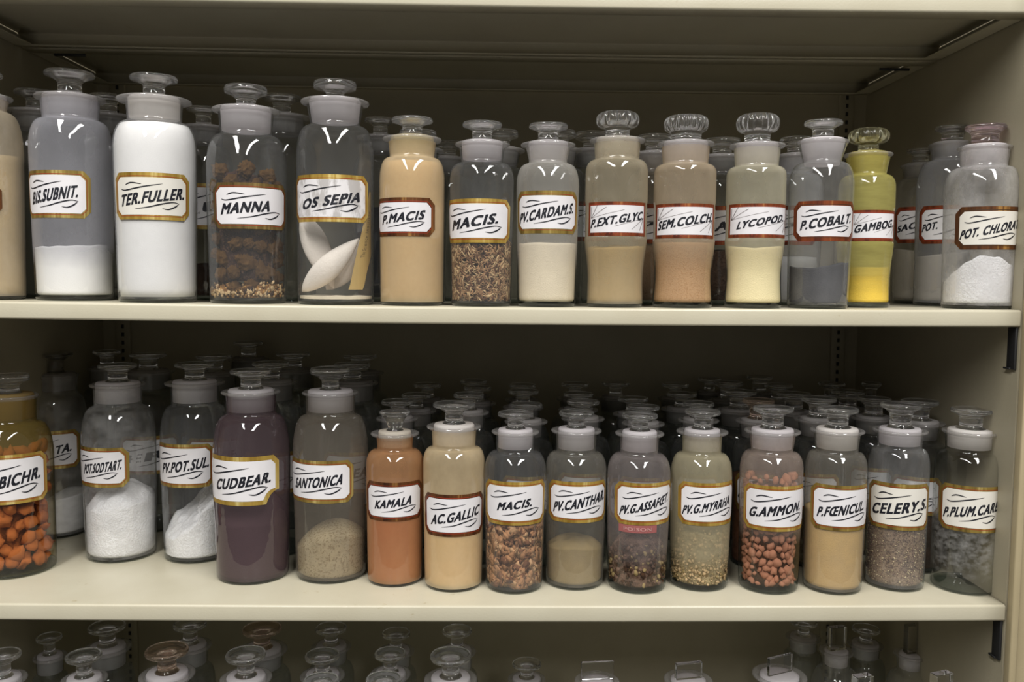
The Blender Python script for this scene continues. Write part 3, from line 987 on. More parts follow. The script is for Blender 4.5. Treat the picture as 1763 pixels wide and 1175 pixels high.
place('U12', 'U', 1486, 1489, 94, 99, 522, 324, 302, 76, 66, 264, 86, 36, 73, 220, 'jar of bright yellow powder labelled GAMBOG., upper shelf', 0.048,
      lab=L(1462, None, 361, 415, 'GAMBOG.', tx=(1472, 1536), span=112, style='rect', foil='copper', slope=0.34, th=0.62), kind='waist', st='knob', stm='stopper_yellow', frost='frost_yellow', glass='yellow_haze', lobes=12, plug_depth=0.022)
content('U12', 'yellow_powder', 'yellow_powder', 'bright yellow powder in the jar labelled GAMBOG.', 'powder', 460, lambda x, y: 0.001 * nz(x, y, 2, 4), inset=0.0014)

place('U14', 'U', 1628, 1632, 112, 118, 524.5, 305, 276, 76, 68, 247, 82, 38, 62, 213, 'hazy grey jar labelled POT., half hidden behind the POT.CHLORAT jar', 0.108,
      lab=L(1582, None, 352, 419, 'POT.', tx=(1587, 1615), span=100, foil='copper', th=0.5, slope=0.3, base=-0.2), glass='grey_haze', frost='frost_dim')
content('U14', 'grey_powder', 'grey_powder', 'pale grey powder in the half hidden jar labelled POT.', 'powder', 436, lambda x, y: 0.004 * x)

place('U13', 'U', 1577, 1579, 82, 88, 515, 330, 308, 62, 56, 284, 70, 28, 50, 254, 'dim jar of whitish powder labelled SAC, deep between the GAMBOG. and POT. jars', 0.200,
      lab=L(1540, None, 355, 418, 'SAC', tx=(1545, 1576), span=105, foil='copper', th=0.45, slope=0.3, base=-0.25), glass='dust_haze', frost='frost_dim')
content('U13', 'grey_powder', 'whitish_powder', 'whitish powder in the jar labelled SAC', 'powder', 432, lambda x, y: -0.004 * x)

place('U15', 'U', 1682.6, 1688, 129, 136, 529.5, 312, 288, 88, 83, 252, 98, 49, 73, 210, 'jar of heaped white crystals labelled POT.CHLORAT, right end of the upper shelf', 0.006,
      lab=L(1643.5, 1752, 354, 429, 'POT. CHLORAT', tx=(1650, 1754), foil='brown', rule='rule_dark', slope=0.42, th=0.52, paper='paper_old'), glass='frosty', stm='stopper_pink', plug_depth=0.022)
content('U15', 'white_crystal', 'white_crystal', 'white crystals heaped in the jar labelled POT.CHLORAT', 'crystals', 468, lambda x, y: 0.016 * (0.3 - (x - 0.3) ** 2) - 0.006 * (y + 1) + 0.005 * nz(x, y, 3, 2) + 0.012)

# ---- middle shelf, front row, left to right
place('L0', 'L', 22, 22, 150, 150, 1004, 762, 725, 94, 92, 682, 102, 36, 73, 641, 'large amber-dusted jar of orange lumps labelled BICHR., middle shelf',
      lab=L(None, 81, 788, 874, 'BICHR.', tx=(0, 70), span=112, foil='gold_bright', th=0.56, slope=0.34), glass='amber_haze', frost='frost_amber', st='disc')
place('L1', 'L', 93, 98, 106, 114, 933, 722, 676, 81, 78, 646, 86, 34, 68, 604, 'dusty jar labelled TA., standing behind the orange BICHR. jar',
      lab=L(None, 137, 745, 811, 'TA.', tx=(94, 123), span=112, foil='gold', th=0.54), glass='smear', frost='frost_dim')
content('L1', 'white_powder', 'white_powder', 'white powder in the dusty jar labelled TA.', 'powder', 866, lambda x, y: 0.004 * x)
place('L2', 'L', 208, 207, 123, 129, 973.6, 735, 697, 85, 83, 662, 98, 34, 69, 624, 'jar heaped with soft white powder labelled T.SODTART., middle shelf',
      lab=L(None, 223, 773.6, 842, 'POT.SODTART.', tx=(138, 211.5), span=108, foil='gold', th=0.60), glass='smear')
content('L2', 'white_crystal', 'white_powder', 'soft white heap of powder in the jar labelled T.SODTART.', 'powder', 872, lambda x, y: 0.024 * (1 - (x - 0.15) ** 2 - (y) ** 2) + 0.006 * nz(x, y, 3, 8) - 0.004)
place('L3', 'L', 337, 338.5, 115, 122, 973.6, 737, 696, 83, 81, 659, 104, 34, 69, 622, 'jar with a sloping white drift of powder labelled PV.POT.SUL., middle shelf',
      lab=L(276, 368, 767, 842, 'PV.POT.SUL.', tx=(276.6, 362.5), foil='gold', th=0.58))
content('L3', 'white_crystal', 'white_powder', 'sloping white drift of powder in the jar labelled PV.POT.SUL.', 'powder', 900, lambda x, y: 0.030 * x + 0.004 + (0.010 if x + 0.2 * nz(x, y, 3, 2) > 0.15 else 0) + 0.006 * nz(x, y, 3.5, 9) + 0.01 * y)
place('L4', 'L', 437, 434.5, 125.5, 133, 1010, 757, 712, 86, 84, 674.5, 102, 35, 71.5, 633, 'jar of dark purple powder with a torn label reading CUDBEAR., middle shelf',
      lab=L(368.5, 479.6, 788.5, 873, 'CUDBEAR.', tx=(377, 467), foil='gold_bright', th=0.52, torn=(0.016, 0.016)), glass='purple_haze')
content('L4', 'purple_powder', 'purple_powder', 'dark purple powder in the jar labelled CUDBEAR.', 'powder', 905, lambda x, y: -0.012 * (x * x) + 0.014 * y + 0.012, inset=0.002)
place('L5', 'L', 569, 570, 121, 129, 1007.6, 752, 712, 84, 82, 675.7, 96.6, 29, 68, 630, 'jar with straw-coloured grains in its foot labelled SANTONICA, middle shelf',
      lab=L(504.8, 607, 795, 868.5, 'SANTONICA', tx=(506, 590), foil='gold', th=0.60), st='disc', glass='brown_haze')
content('L5', 'straw_powder', 'straw_grain', 'straw-coloured grains heaped in the jar labelled SANTONICA', 'grain', 936, lambda x, y: 0.022 * (1 - (x - 0.15) ** 2 - y * y * 0.5) - 0.008)
place('L6', 'L', 679.6, 680, 93.6, 98, 1013, 788, 773, 63, 60, 746, 83, 23, 53, 704, 'smaller jar of rust-red powder labelled KAMALA, middle shelf',
      lab=L(633.5, 725, 832, 899, 'KAMALA', tx=(647, 708), foil='brown', th=0.54), st='cone', glass='orange_haze', frost='frost_warm')
content('L6', 'rust_powder', 'rust_powder', 'rust-red powder in the jar labelled KAMALA', 'powder', 872, inset=0.0016)
place('L7', 'L', 781, 781, 98, 105, 1021.7, 785, 769, 76, 73, 734, 93, 31, 72, 689, 'jar of cream powder labelled AC.GALLIC, middle shelf',
      lab=L(733.2, 830, 853, 926, 'AC.GALLIC', tx=(744, 822.6), foil='brown', th=0.56, slope=0.40), glass='creamtan_haze', frost='frost_white', st='funnel')
content('L7', 'cream_tan_powder', 'cream_powder', 'cream powder in the jar labelled AC.GALLIC', 'powder', 890, inset=0.0016)
place('L8', 'L', 884, 886, 97, 105, 1025, 798, 776, 66, 64, 743, 81, 27, 60.5, 705, 'middle-shelf jar of brown flakes labelled MACIS.',
      lab=L(837, 935, 831, 906, 'MACIS.', tx=(857, 914.5), foil='gold_bright', th=0.46, slope=0.3, base=-0.26))
content('L8', [P['flake_dark'], P['flake_light'], P['flake']], 'flaked_mace', 'brown flaked mace in the middle-shelf jar labelled MACIS.', 'dried spice', 904, inset=0.011, mats=scatter(800, 0.015, 'leaf', 'x', 0.3, seed=9))
place('L9', 'L', 988.7, 990, 99, 105, 1018.5, 798, 777, 69, 66, 741, 86, 27, 60, 704, 'jar with a low heap of olive tan powder labelled PV.CANTHAR., middle shelf',
      lab=L(945, 1040, 831, 901.6, 'PV.CANTHAR.', tx=(954, 1038), foil='gold_bright', slope=0.46), glass='dust_haze')
content('L9', 'khaki_powder', 'olive_tan_powder', 'low heap of olive tan powder in the jar labelled PV.CANTHAR.', 'powder', 946, lambda x, y: 0.011 * (1 - x * x - y * y * .6) - 0.006 + 0.002 * nz(x, y, 3, 2))
place('L10', 'L', 1095.6, 1098, 100.5, 108, 1025, 802, 780, 66, 64, 746, 84, 28.6, 61, 708, 'jar of dark brown crumbs with a red strip below its PV.G.ASSAFŒT. label',
      lab=L(1058, 1151, 833, 906, 'PV.G.ASSAFŒT.', tx=(1067, 1151.6), foil='gold_bright', slope=0.52, th=0.52, base=-0.28), glass='mauve_haze')
content('L10', [P['brown_crumb'], P['khaki_powder'], P['dark_core']], 'brown_crumb_heap', 'dark brown crumbs in the jar labelled PV.G.ASSAFŒT.', 'crumbs', 940, lambda x, y: 0.018 * (1 - x * x) - 0.012 + 0.006 * nz(x, y, 3, 5), inset=0.005, mats=scatter(420, 0.0065, 'grain', 'x', 0.3, seed=12))
place('L11', 'L', 1202, 1205, 101, 105, 1021, 802, 779, 68, 66, 743, 89, 30, 61, 702, 'jar of khaki granules with a curling label reading PV.G.MYRRHA, middle shelf',
      lab=L(1167, 1257, 833, 907, 'PV.G.MYRRHA', tx=(1175, 1257), foil='gold_bright', slope=0.42, th=0.50), glass='khaki_haze')
content('L11', [P['khaki_crumb'], P['khaki_powder'], P['shred_light']], 'khaki_granule', 'khaki granules in the jar labelled PV.G.MYRRHA', 'granules', 925, lambda x, y: 0.005 * nz(x, y, 2, 5), inset=0.004, mats=scatter(900, 0.0042, 'grain', 'x', 0.25, seed=14))
place('L12', 'L', 1322.6, 1325, 104, 109, 1026.6, 795, 776.5, 80, 72, 742, 97, 37, 70, 696, 'jar of reddish brown pebbles labelled G.AMMON., middle shelf',
      lab=L(1280, 1379, 839, 917, 'G.AMMON.', tx=(1290, 1377.6), foil='gold_bright', slope=0.30, th=0.52), glass='pinkdust_haze')
place('L13', 'L', 1434, 1435.5, 103, 107, 1027.8, 795, 776.5, 80, 74, 741, 95, 37, 71.5, 697, 'jar of tan powder labelled P.FŒNICUL., middle shelf',
      lab=L(1395, 1490, 838, 916.6, 'P.FŒNICUL.', tx=(1407, 1496), foil='gold', slope=0.32, th=0.52), glass='dust_haze', frost='frost_white')
content('L13', 'fennel_powder', 'tan_powder', 'tan powder in the jar labelled P.FŒNICUL.', 'powder', 886, lambda x, y: 0.002 * x, inset=0.0016)
place('L14', 'L', 1540, 1543, 104, 107, 1023, 792, 770, 81, 76, 741, 97, 38, 73, 690, 'jar of grey-brown seeds labelled CELERY.S., middle shelf',
      lab=L(1494.5, 1594, 836, 916, 'CELERY.S.', tx=(1502, 1592), foil='gold', paper='paper_old', slope=0.28, th=0.56), glass='white_haze')
content('L14', [P['seed_grain'], P['straw_powder'], P['brown_crumb']], 'celery_seed', 'grey-brown seeds in the jar labelled CELERY.S.', 'seeds', 900, inset=0.003, mats=scatter(2200, 0.0020, 'grain', 'x', 0.12, seed=3))
place('L15', 'L', 1659, 1663, 117.7, 121, 1030, 796, 776, 88, 84, 743, 100, 41, 73.5, 698, 'empty dusty jar labelled P.PLUM.CARB., right end of the middle shelf',
      lab=L(1615.5, 1719, 841, 921, 'P.PLUM.CARB.', tx=(1624, 1724), foil='gold', paper='paper_old', slope=0.34, th=0.52), glass='smear_band', frost='frost_white')

# red strip label on the assafoetida jar
J = JARS['L10']
zc = (J['HF'](906) + J['HF'](920)) / 2
st_ = new_obj('paper_strip', patch(0.0232, (J['HF'](907) - J['HF'](920)) / 2, 0, 'rect', J['Rf'], 0.00025, zc), M['poison'], J['root'])
st_.rotation_euler = (0, 0, 0.0); st_['label'] = 'faded red strip'
bm = bmesh.new(); vs, fs = text_mesh('POISON'); hh = (J['HF'](907) - J['HF'](920)) / 2
vv = []
for x, y in vs:
    u, v = (-0.72 + 1.44 * x) * 0.0232, (-0.42 + 0.84 * y) * hh
    r = J['Rf'](zc) + 0.0006
    vv.append(bm.verts.new((r * math.sin(u / r), -r * math.cos(u / r), zc + v)))
for f in fs: bm.faces.new([vv[i] for i in f])
new_obj('lettering', bm, M['poison_ink'], st_, False)

# ---- lumps, pebbles, cuttlebones
rnd = random.Random(21)
def pack(key, kind, mat, ytop, r0, r1, sp, label, cat, group, rough, stretch, arc=(-1.7, 1.7), inset=0.003, layer2=True, sub=2):
    J = JARS[key]; Rf = J['Rf']; zt = J['HF'](ytop); z = 0.0062 + r0 * 0.8; row = 0
    while z < zt:
        Rr = Rf(z) - inset
        da = sp / Rr
        a = arc[0] + (da / 2 if row % 2 else 0)
        while a < arc[1]:
            r = rnd.uniform(r0, r1)
            aa = a + rnd.uniform(-0.2, 0.2) * da
            rr = Rr - r * rnd.uniform(0.95, 1.4)
            zz = z + rnd.uniform(-0.25, 0.25) * sp
            lump(kind, lump_mesh(kind, rnd.randrange(6), rough, stretch, mat, sub), J, (rr * math.sin(aa), -rr * math.cos(aa), max(0.0065 + r * 0.8, zz)), r, label, cat, group, rnd)
            a += da
        z += sp * 0.86; row += 1


content('L12', 'dark_core', 'pebble_core', 'dark core for the shaded gaps among the reddish pebbles of the jar labelled G.AMMON.', 'debris', 850, inset=0.009)  # dark fill behind the pebbles, shade of the gaps put into its colour
pack('L12', 'resin_pebble', 'resin_pebble', 824, 0.0034, 0.0076, 0.0104, 'reddish brown resin pebble in the jar labelled G.AMMON.', 'pebble', 'resin pebbles in the jar labelled G.AMMON.', 0.42, (0.62, 1.0))
content('L0', 'orange_core', 'orange_debris', 'orange crumbs among the lumps in the jar labelled BICHR.', 'debris', 800, inset=0.024)
pack('L0', 'orange_lump', 'orange_lump', 762, 0.0088, 0.0128, 0.0200, 'orange lump in the jar labelled BICHR.', 'lump', 'orange lumps in the jar labelled BICHR.', 0.62, (0.55, 1.0), arc=(-0.5, 1.75), inset=0.003)

content('U3', [P['manna_dark'], P['manna_lump'], P['manna_lump']], 'manna_core', 'dark core for the shade between the manna lumps in the jar labelled MANNA', 'crumbs', 296, lambda x, y: 0.008 * nz(x, y, 2, 7), inset=0.012, z0=0.0245)  # dark recessed core: shade of the voids between lumps is in its colour
content('U3', [P['manna_lump'], P['manna_dark'], P['shred_light']], 'manna_grit', 'pale brown grit on the floor of the jar labelled MANNA', 'grit', 492, lambda x, y: 0.006 * nz(x, y, 2, 3), inset=0.006, mats=scatter(420, 0.0050, 'grain', 'x', 0.10, seed=31))
J = JARS['U3']
MPTS = [(384, 292, 13), (425, 288, 14), (458, 300, 14), (482, 318, 13), (374, 318, 12), (402, 312, 12), (440, 316, 10), (480, 350, 12), (374, 350, 12), (376, 410, 13), (388, 446, 15), (386, 474, 12), (424, 452, 19), (449, 470, 20), (472, 448, 14),
        (408, 418, 12), (476, 418, 13), (483, 478, 12), (430, 494, 13), (464, 500, 13), (405, 498, 12), (376, 500, 11), (446, 424, 12), (372, 380, 12), (484, 384, 12), (405, 350, 14), (440, 352, 14), (408, 385, 14), (445, 388, 14), (404, 470, 11), (466, 428, 10), (428, 418, 9), (370, 436, 9), (486, 440, 9)]
for (px, py, rp) in MPTS:
    r = rp * J['mpp']
    u = (px - J['xm']) * J['mpp']
    z = J['HF'](py)
    Rr = J['Rf'](z) - 0.002 - r * 1.15
    u = max(-Rr * 0.98, min(Rr * 0.98, u))
    lump('manna_lump', lump_mesh('manna_lump', rnd.randrange(6), 0.6, (0.75, 1.0), 'manna_lump', 4), J, (u, -math.sqrt(max(0, Rr * Rr - u * u)), max(z, 0.0065 + r * 0.8)), r,
         'crusty golden brown manna lump in the jar labelled MANNA', 'lump', 'manna lumps in the jar labelled MANNA', rnd)

J = JARS['U4']


def cuttlebone(cx, cz, yy, length, width, ang, tilt, label, thick=0.011):
    bm = bmesh.new(); n, s = 18, 20; rings = []
    for i in range(n + 1):
        t = i / n
        wv = width / 2 * math.sin(PI * min(1, max(0, t ** 0.85))) ** 0.85 + 0.0004
        tv = thick / 2 * math.sin(PI * t) ** 0.7 + 0.0003
        x = (t - 0.5) * length
        rings.append([bm.verts.new((x, tv * math.sin(2 * PI * k / s) * (1.25 if math.sin(2 * PI * k / s) < 0 else 0.6) + 0.004 * ((2 * t - 1) ** 2), wv * math.cos(2 * PI * k / s))) for k in range(s)])
    for A, B in zip(rings, rings[1:]):
        for k in range(s): bm.faces.new((A[k], A[(k + 1) % s], B[(k + 1) % s], B[k]))
    bm.faces.new(rings[0]); bm.faces.new(rings[-1][::-1])
    o = new_obj('cuttlebone', bm, M['bone'])
    m = Matrix.Rotation(J['face'], 4, 'Z') @ Matrix.Translation((cx, yy, cz)) @ Matrix.Rotation(tilt, 4, 'X') @ Matrix.Rotation(-ang, 4, 'Y')
    o.matrix_world = Matrix.Translation(J['base']) @ m
    tag(o, label, 'cuttlebone', 'cuttlebones in the jar labelled OS SEPIA')


mp_ = J['mpp']
def jp(px, py): return ((px - J['xm']) * mp_, J['HF'](py))
x, z = jp(569, 457); cuttlebone(x, z, -0.018, 132 * mp_, 40 * mp_, math.radians(44), 0.15, 'foremost cuttlebone, leaning up to the right, in the OS SEPIA jar', 0.014)
x, z = jp(548, 430); cuttlebone(x, z, 0.004, 140 * mp_, 44 * mp_, math.radians(-68), -0.1, 'cuttlebone leaning up to the left, in the OS SEPIA jar')
x, z = jp(598, 452); cuttlebone(x, z, 0.014, 120 * mp_, 46 * mp_, math.radians(52), 0.1, 'cuttlebone behind the paper slip, in the OS SEPIA jar')
content('U4', 'off_white_powder', 'bone_dust', 'thin layer of bone dust on the floor of the OS SEPIA jar', 'dust', 511, lambda x, y: 0.001 * nz(x, y, 3, 2))

# curled paper slip against the glass
sl = empty('paper_slip', J['base'], J['face'])
tag(sl, 'narrow yellowed paper slip with faint writing standing inside the OS SEPIA jar', 'paper slip')
RS = J['Rf'](0.06) - 0.0032
slp = []   # left and right edges down the slip, as (px, py)
for (a, b, y) in ((634, 639, 324), (631, 641, 345), (626, 642, 370), (620, 642, 400), (614, 641, 425), (611, 637, 440), (606, 630, 465), (601, 625, 490), (598, 622, 499)):
    slp.append((a, b, y))
def slip_pt(px, py, off=0.0):
    u = (px - J['xm']) * mp_
    rr = RS - off
    u = max(-rr * 0.985, min(rr * 0.985, u))
    return Vector((u, -math.sqrt(rr * rr - u * u), J['HF'](py)))
bm = bmesh.new(); rows = []
for a, b, y in slp:
    rows.append([bm.verts.new(slip_pt(a + (b - a) * k / 8, y)) for k in range(9)])
for A, B in zip(rows, rows[1:]):
    for k in range(8): bm.faces.new((A[k], A[k + 1], B[k + 1], B[k]))
o = new_obj('slip_sheet', bm, M['slip'], sl)
bm = bmesh.new()
def slip_uv(s, t, off):
    # s: 0..1 up the slip, t: 0..1 across it
    f = (1 - s) * (len(slp) - 1); i = min(len(slp) - 2, int(f)); f -= i
    a = slp[i][0] + (slp[i + 1][0] - slp[i][0]) * f; b = slp[i][1] + (slp[i + 1][1] - slp[i][1]) * f; y = slp[i][2] + (slp[i + 1][2] - slp[i][2]) * f
    return slip_pt(a + (b - a) * t, y, off)
for txt, s0, s1, t0, t1 in (('The Science Institute', 0.36, 0.80, 0.30, 0.55),):
    vs, fs = text_mesh(txt, 0.0)
    vv = [bm.verts.new(slip_uv(s0 + (s1 - s0) * x, t1 - (t1 - t0) * y, -0.0002)) for x, y in vs]
    for f in fs: bm.faces.new([vv[i] for i in f])
new_obj('lettering', bm, M['slip_ink'], sl, False)

# ------------------------------------------------------------------ jars behind the front rows
def copy_jar(src, loc, rz, scale, label, group):
    r = src.copy(); COL.objects.link(r)
    r.location = loc; r.rotation_euler = (0, 0, rz); r.scale = scale
    r['label'] = label; r['group'] = group
    for ch in list(src.children):
        c = ch.copy(); COL.objects.link(c); c.parent = r
        for g in ch.children:
            d = g.copy(); COL.objects.link(d); d.parent = c
    return r


FAR = Vector((0, 6, 0))
def proto(fr_key, glass, st, labeltext=None, foil='gold', frost='frost_dim', stm='stopper', paper='paper'):
    """a plain jar of the same mould as one in the front row"""
    d = dict(JARS[fr_key]['dim'])
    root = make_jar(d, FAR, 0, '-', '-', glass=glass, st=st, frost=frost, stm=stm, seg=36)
    if labeltext is not None:
        pr = d['profile']; Rf = lambda z: interp(pr, z)
        h = d['zsh']
        add_label(root, Rf, h * 0.50, h * 0.82, Rf(h * .6) * 0.95, 0, labeltext, foil=foil, paper=paper, flourish=True, th=0.55)
    return root, d


PROTO = {}
def get_proto(k, *a, **kw):
    if k not in PROTO: PROTO[k] = (proto(*a, **kw), [False])
    return PROTO[k]


ORD = ['first', 'second', 'third', 'fourth', 'fifth', 'sixth']
COUNT = {}
BACK = []


def behind(pk, pargs, shelf_k, px, py, Wd, Y, front, group, pkw={}, label=None, fill=None, sxy=None, rot=0.0):
    """a jar standing further in: its stopper is seen at (px, py), Wd wide"""
    (root, d), used = get_proto(pk, *pargs, **pkw)
    Z0 = SHELF_Z[shelf_k]
    p = on_y(px, py, Y)
    base = Vector((p.x, Y, Z0 + sag(p.x) + 0.0002))
    # keep clear of the jars already standing there
    sz = (p.z - base.z) / d['zt']
    mpp = depth((p.x, Y, Z0)) / F_PX
    sr = (Wd / 2 * mpp * math.cos(math.atan((px - CW / 2) / F_PX))) / d['rd'] if sxy is None else sxy
    sr = max(0.78, min(1.18, sr)); 
    sr = min(sr, 1.06)
    best = None
    for k in range(7):          # the jar may be a little slimmer where it is squeezed in
        R = max(d['Rt'], d['Rb']) * sr
        for i in range(-14, 40):
            yy = Y + i * 0.004
            if yy > DEP - R - 0.004 or yy < R + 0.004: continue
            x0 = on_y(px, py, yy).x
            for j in range(-9, 10):
                xx = x0 + j * 0.0025
                if xx < XL + R + 0.006 or xx > XR - R - 0.006: continue
                cost = abs(i) * 0.004 + abs(j) * 0.0025 * 4
                if best and cost >= best[0]: continue
                if all(math.hypot(xx - bx, yy - by) > bR + R + 0.0022 for (bx, by, bR, b_s) in BACK if b_s == shelf_k):
                    best = (cost, xx, yy)
        if best: break
        sr *= 0.95
    if not best:
        print('no room', front, label, px, py); return None
    if best[0] > 0.05: print('moved', front or label, px, py, [round(v, 3) for v in best], round(sr, 2))
    base.x, base.y = best[1], best[2]; base.z = Z0 + sag(base.x) + 0.0002
    BACK.append((base.x, base.y, R, shelf_k))
    # height follows the depth it ended at
    q = on_y(px, py, base.y); sz = max(0.75, min(1.25, (q.z - base.z) / d['zt']))
    if label is None:
        k = (shelf_k, front); COUNT[k] = COUNT.get(k, 0) + 1
        n = COUNT[k]
        label = ('glass jar in the dimness, %s behind the jar labelled %s' % (ORD[n - 1], front))
    rz = -math.atan2(base.x, CAM_D + base.y) + rot
    if not used[0]:
        used[0] = True
        root.location = base; root.rotation_euler = (0, 0, rz); root.scale = (sr, sr, sz); root['label'] = label; root['group'] = group
        o = root
    else:
        o = copy_jar(root, base, rz, (sr, sr, sz), label, group)
    if fill:
        mat, frac, nm, cat, flab = fill
        bm = lathe([(0, 0.0062), (d['Rb'] - 0.003, 0.0062)] + [(interp(d['profile'], z) - 0.0025, z) for z in [0.008 + (d['zsh'] * frac - 0.008) * k / 6 for k in range(7)]] + [(0, d['zsh'] * frac + 0.003)], 36)
        f = new_obj(nm, bm, P[mat]); f.location = base; f.scale = (sr, sr, sz); tag(f, flab, cat, None, 'stuff')
    return o


for k, j in JARS.items():
    BACK.append((j['X'], j['Y'], max(j['dim']['Rt'], j['dim']['Rb']), 'U' if k[0] == 'U' else 'L'))

UB = 'jars behind the front row of the upper shelf'
def ub(pk, pa, px, py, Wd, front, Y=0.17, fill=None, pkw={}, **kw): behind(pk, pa, 'U', px, py, Wd, Y, front, UB, pkw, fill=fill, **kw)
ub('utall', ('U2', 'dim', 'funnel'), 36, 157, 74, 'BIS.SUBNIT., to its left', 0.165)
ub('utall', ('U2', 'dim', 'funnel'), 186, 165, 66, 'BIS.SUBNIT., to its right', 0.165)
ub('utall_lu', ('U2', 'dim', 'funnel', 'LU'), 350, 186, 56, 'TER.FULLER.', 0.165, fill=('dark_core', 0.25, 'brown_powder', 'powder', 'dark powder in the jar labelled LU behind TER.FULLER.'))
ub('utall', ('U2', 'dim', 'funnel'), 485, 166, 68, 'MANNA', 0.165)
ub('utall', ('U2', 'dim', 'funnel'), 655, 205, 54, 'OS SEPIA', 0.18, fill=('slate_powder', 0.7, 'dark_powder', 'powder', 'dark powder in the jar behind OS SEPIA'))
ub('usmall', ('U7', 'dim', 'disc'), 716, 226, 62, 'P.MACIS', 0.15)
ub('usmall', ('U7', 'dim', 'disc'), 770, 245, 56, 'P.MACIS', 0.24)
ub('usmall', ('U7', 'dim', 'disc'), 862, 226, 60, 'MACIS.', 0.15)
ub('usmall', ('U7', 'dim', 'disc'), 962, 226, 58, 'PV.CARDAM.S.', 0.15)
ub('usmall_h', ('U7', 'dim', 'disc', 'H.', 'copper'), 1020, 229, 62, 'P.EXT.GLYC., to its left', 0.15)
ub('usmall_p', ('U7', 'brown_haze', 'disc', 'P.', 'copper'), 1128, 234, 60, 'P.EXT.GLYC., to its right', 0.15, fill=('sandy_powder', 0.8, 'brown_powder', 'powder', 'brown powder in the jar between P.EXT.GLYC. and SEM.COLCH.'))
ub('usmall_r', ('U7', 'dim', 'disc', 'R.AU', 'copper'), 1244, 240, 62, 'SEM.COLCH.', 0.15, fill=('brown_crumb', 0.45, 'brown_granule', 'granules', 'brown granules in the jar between SEM.COLCH. and LYCOPOD.'))
ub('usmall_b', ('U7', 'grey_haze', 'disc', 'P.', 'copper'), 1372, 238, 60, 'P.COBALT.', 0.15, fill=('white_powder', 0.40, 'white_powder', 'powder', 'white powder in the jar just behind P.COBALT.'))

LB = 'jars behind the front row of the middle shelf'
big, small = ('L2', 'dim', 'funnel'), ('L8', 'dim', 'funnel')
bigl, smalll = ('L2', 'dim', 'funnel', '', 'gold'), ('L8', 'dim', 'funnel', '', 'gold')
LBQ = []
def lb(*a): LBQ.append(a)
def lb_now(kind, px, py, Wd, Y, front, txt=None, fill=None, stm=None):
    base_key = kind + ('_' + txt if txt is not None else '') + (stm or '')
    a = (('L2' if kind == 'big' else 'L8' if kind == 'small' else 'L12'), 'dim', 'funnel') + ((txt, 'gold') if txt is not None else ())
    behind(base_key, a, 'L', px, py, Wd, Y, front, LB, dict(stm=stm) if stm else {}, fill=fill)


lb('big', 255, 609, 66, 0.30, 'T.SODTART.', 'ER.')
lb('big', 163, 604, 62, 0.36, 'TA.')
lb('big', 368, 612, 62, 0.30, 'PV.POT.SUL.', 'ETE')
lb('big', 422, 588, 60, 0.37, 'CUDBEAR.')
lb('big', 466, 624, 64, 0.20, 'CUDBEAR.', '')
lb('big', 505, 608, 58, 0.33, 'SANTONICA')
lb('big', 606, 626, 64, 0.19, 'SANTONICA', 'ROLEAN')
lb('big', 620, 611, 58, 0.30, 'SANTONICA')
lb('small', 684, 690, 55, 0.15, 'KAMALA', '')
lb('small', 717, 679, 51, 0.225, 'KAMALA')
lb('small', 736, 661, 47, 0.31, 'KAMALA')
lb('small', 807, 678, 52, 0.16, 'AC.GALLIC')
lb('small', 822, 666, 48, 0.25, 'AC.GALLIC')
lb('small', 815, 655, 45, 0.34, 'AC.GALLIC')
lb('small', 906, 695, 55, 0.15, 'MACIS. on the middle shelf', '')
lb('small', 901, 672, 52, 0.235, 'MACIS. on the middle shelf')
lb('small', 900, 662, 45, 0.32, 'MACIS. on the middle shelf')
lb('small', 1004, 690, 56, 0.15, 'PV.CANTHAR.', '')
lb('small', 996, 677, 51, 0.23, 'PV.CANTHAR.')
lb('small', 990, 660, 47, 0.32, 'PV.CANTHAR.')
lb('small', 1060, 659, 48, 0.35, 'PV.G.ASSAFŒT.')
lb('small', 1108, 699, 55, 0.15, 'PV.G.ASSAFŒT.', '')
lb('small', 1090, 685, 52, 0.23, 'PV.G.ASSAFŒT.')
lb('small', 1163, 661, 46, 0.36, 'PV.G.MYRRHA')
lb('small', 1203, 693, 54, 0.15, 'PV.G.MYRRHA', '')
lb('small', 1174, 677, 52, 0.27, 'PV.G.MYRRHA')
lb('small', 1222, 651, 45, 0.38, 'PV.G.MYRRHA')
lb('mid', 1306, 688, 56, 0.15, 'G.AMMON.', 'G.', ('orange_core', 0.78, 'orange_granule', 'granules', 'orange granules in the jar behind G.AMMON., labelled G.'), 'stopper_rust')
lb('mid', 1273, 673, 60, 0.25, 'G.AMMON.')
lb('mid', 1254, 658, 50, 0.33, 'G.AMMON.')
lb('mid', 1341, 662, 50, 0.31, 'G.AMMON.')
lb('mid', 1308, 648, 44, 0.39, 'G.AMMON.')
lb('mid', 1410, 685, 61, 0.15, 'P.FŒNICUL.', '', ('khaki_crumb', 0.7, 'greenish_powder', 'powder', 'greenish powder in the jar just behind P.FŒNICUL.'))
lb('mid', 1367, 677, 60, 0.24, 'P.FŒNICUL.')
lb('mid', 1432, 659, 48, 0.31, 'P.FŒNICUL.')
lb('mid', 1505, 685, 62, 0.15, 'CELERY.S.', '', ('khaki_powder', 0.7, 'greenish_powder', 'powder', 'greenish powder in the jar just behind CELERY.S.'))
lb('mid', 1460, 673, 60, 0.24, 'CELERY.S.')
lb('mid', 1521, 659, 45, 0.34, 'CELERY.S.')
lb('mid', 1607, 690, 66, 0.16, 'P.PLUM.CARB., to its left', 'I.', ('dark_core', 0.5, 'dark_powder', 'powder', 'dark powder in the jar between CELERY.S. and P.PLUM.CARB.'))
lb('mid', 1556, 672, 61, 0.25, 'P.PLUM.CARB., to its left')

for a in sorted(LBQ, key=lambda q: -q[2]): lb_now(*a)

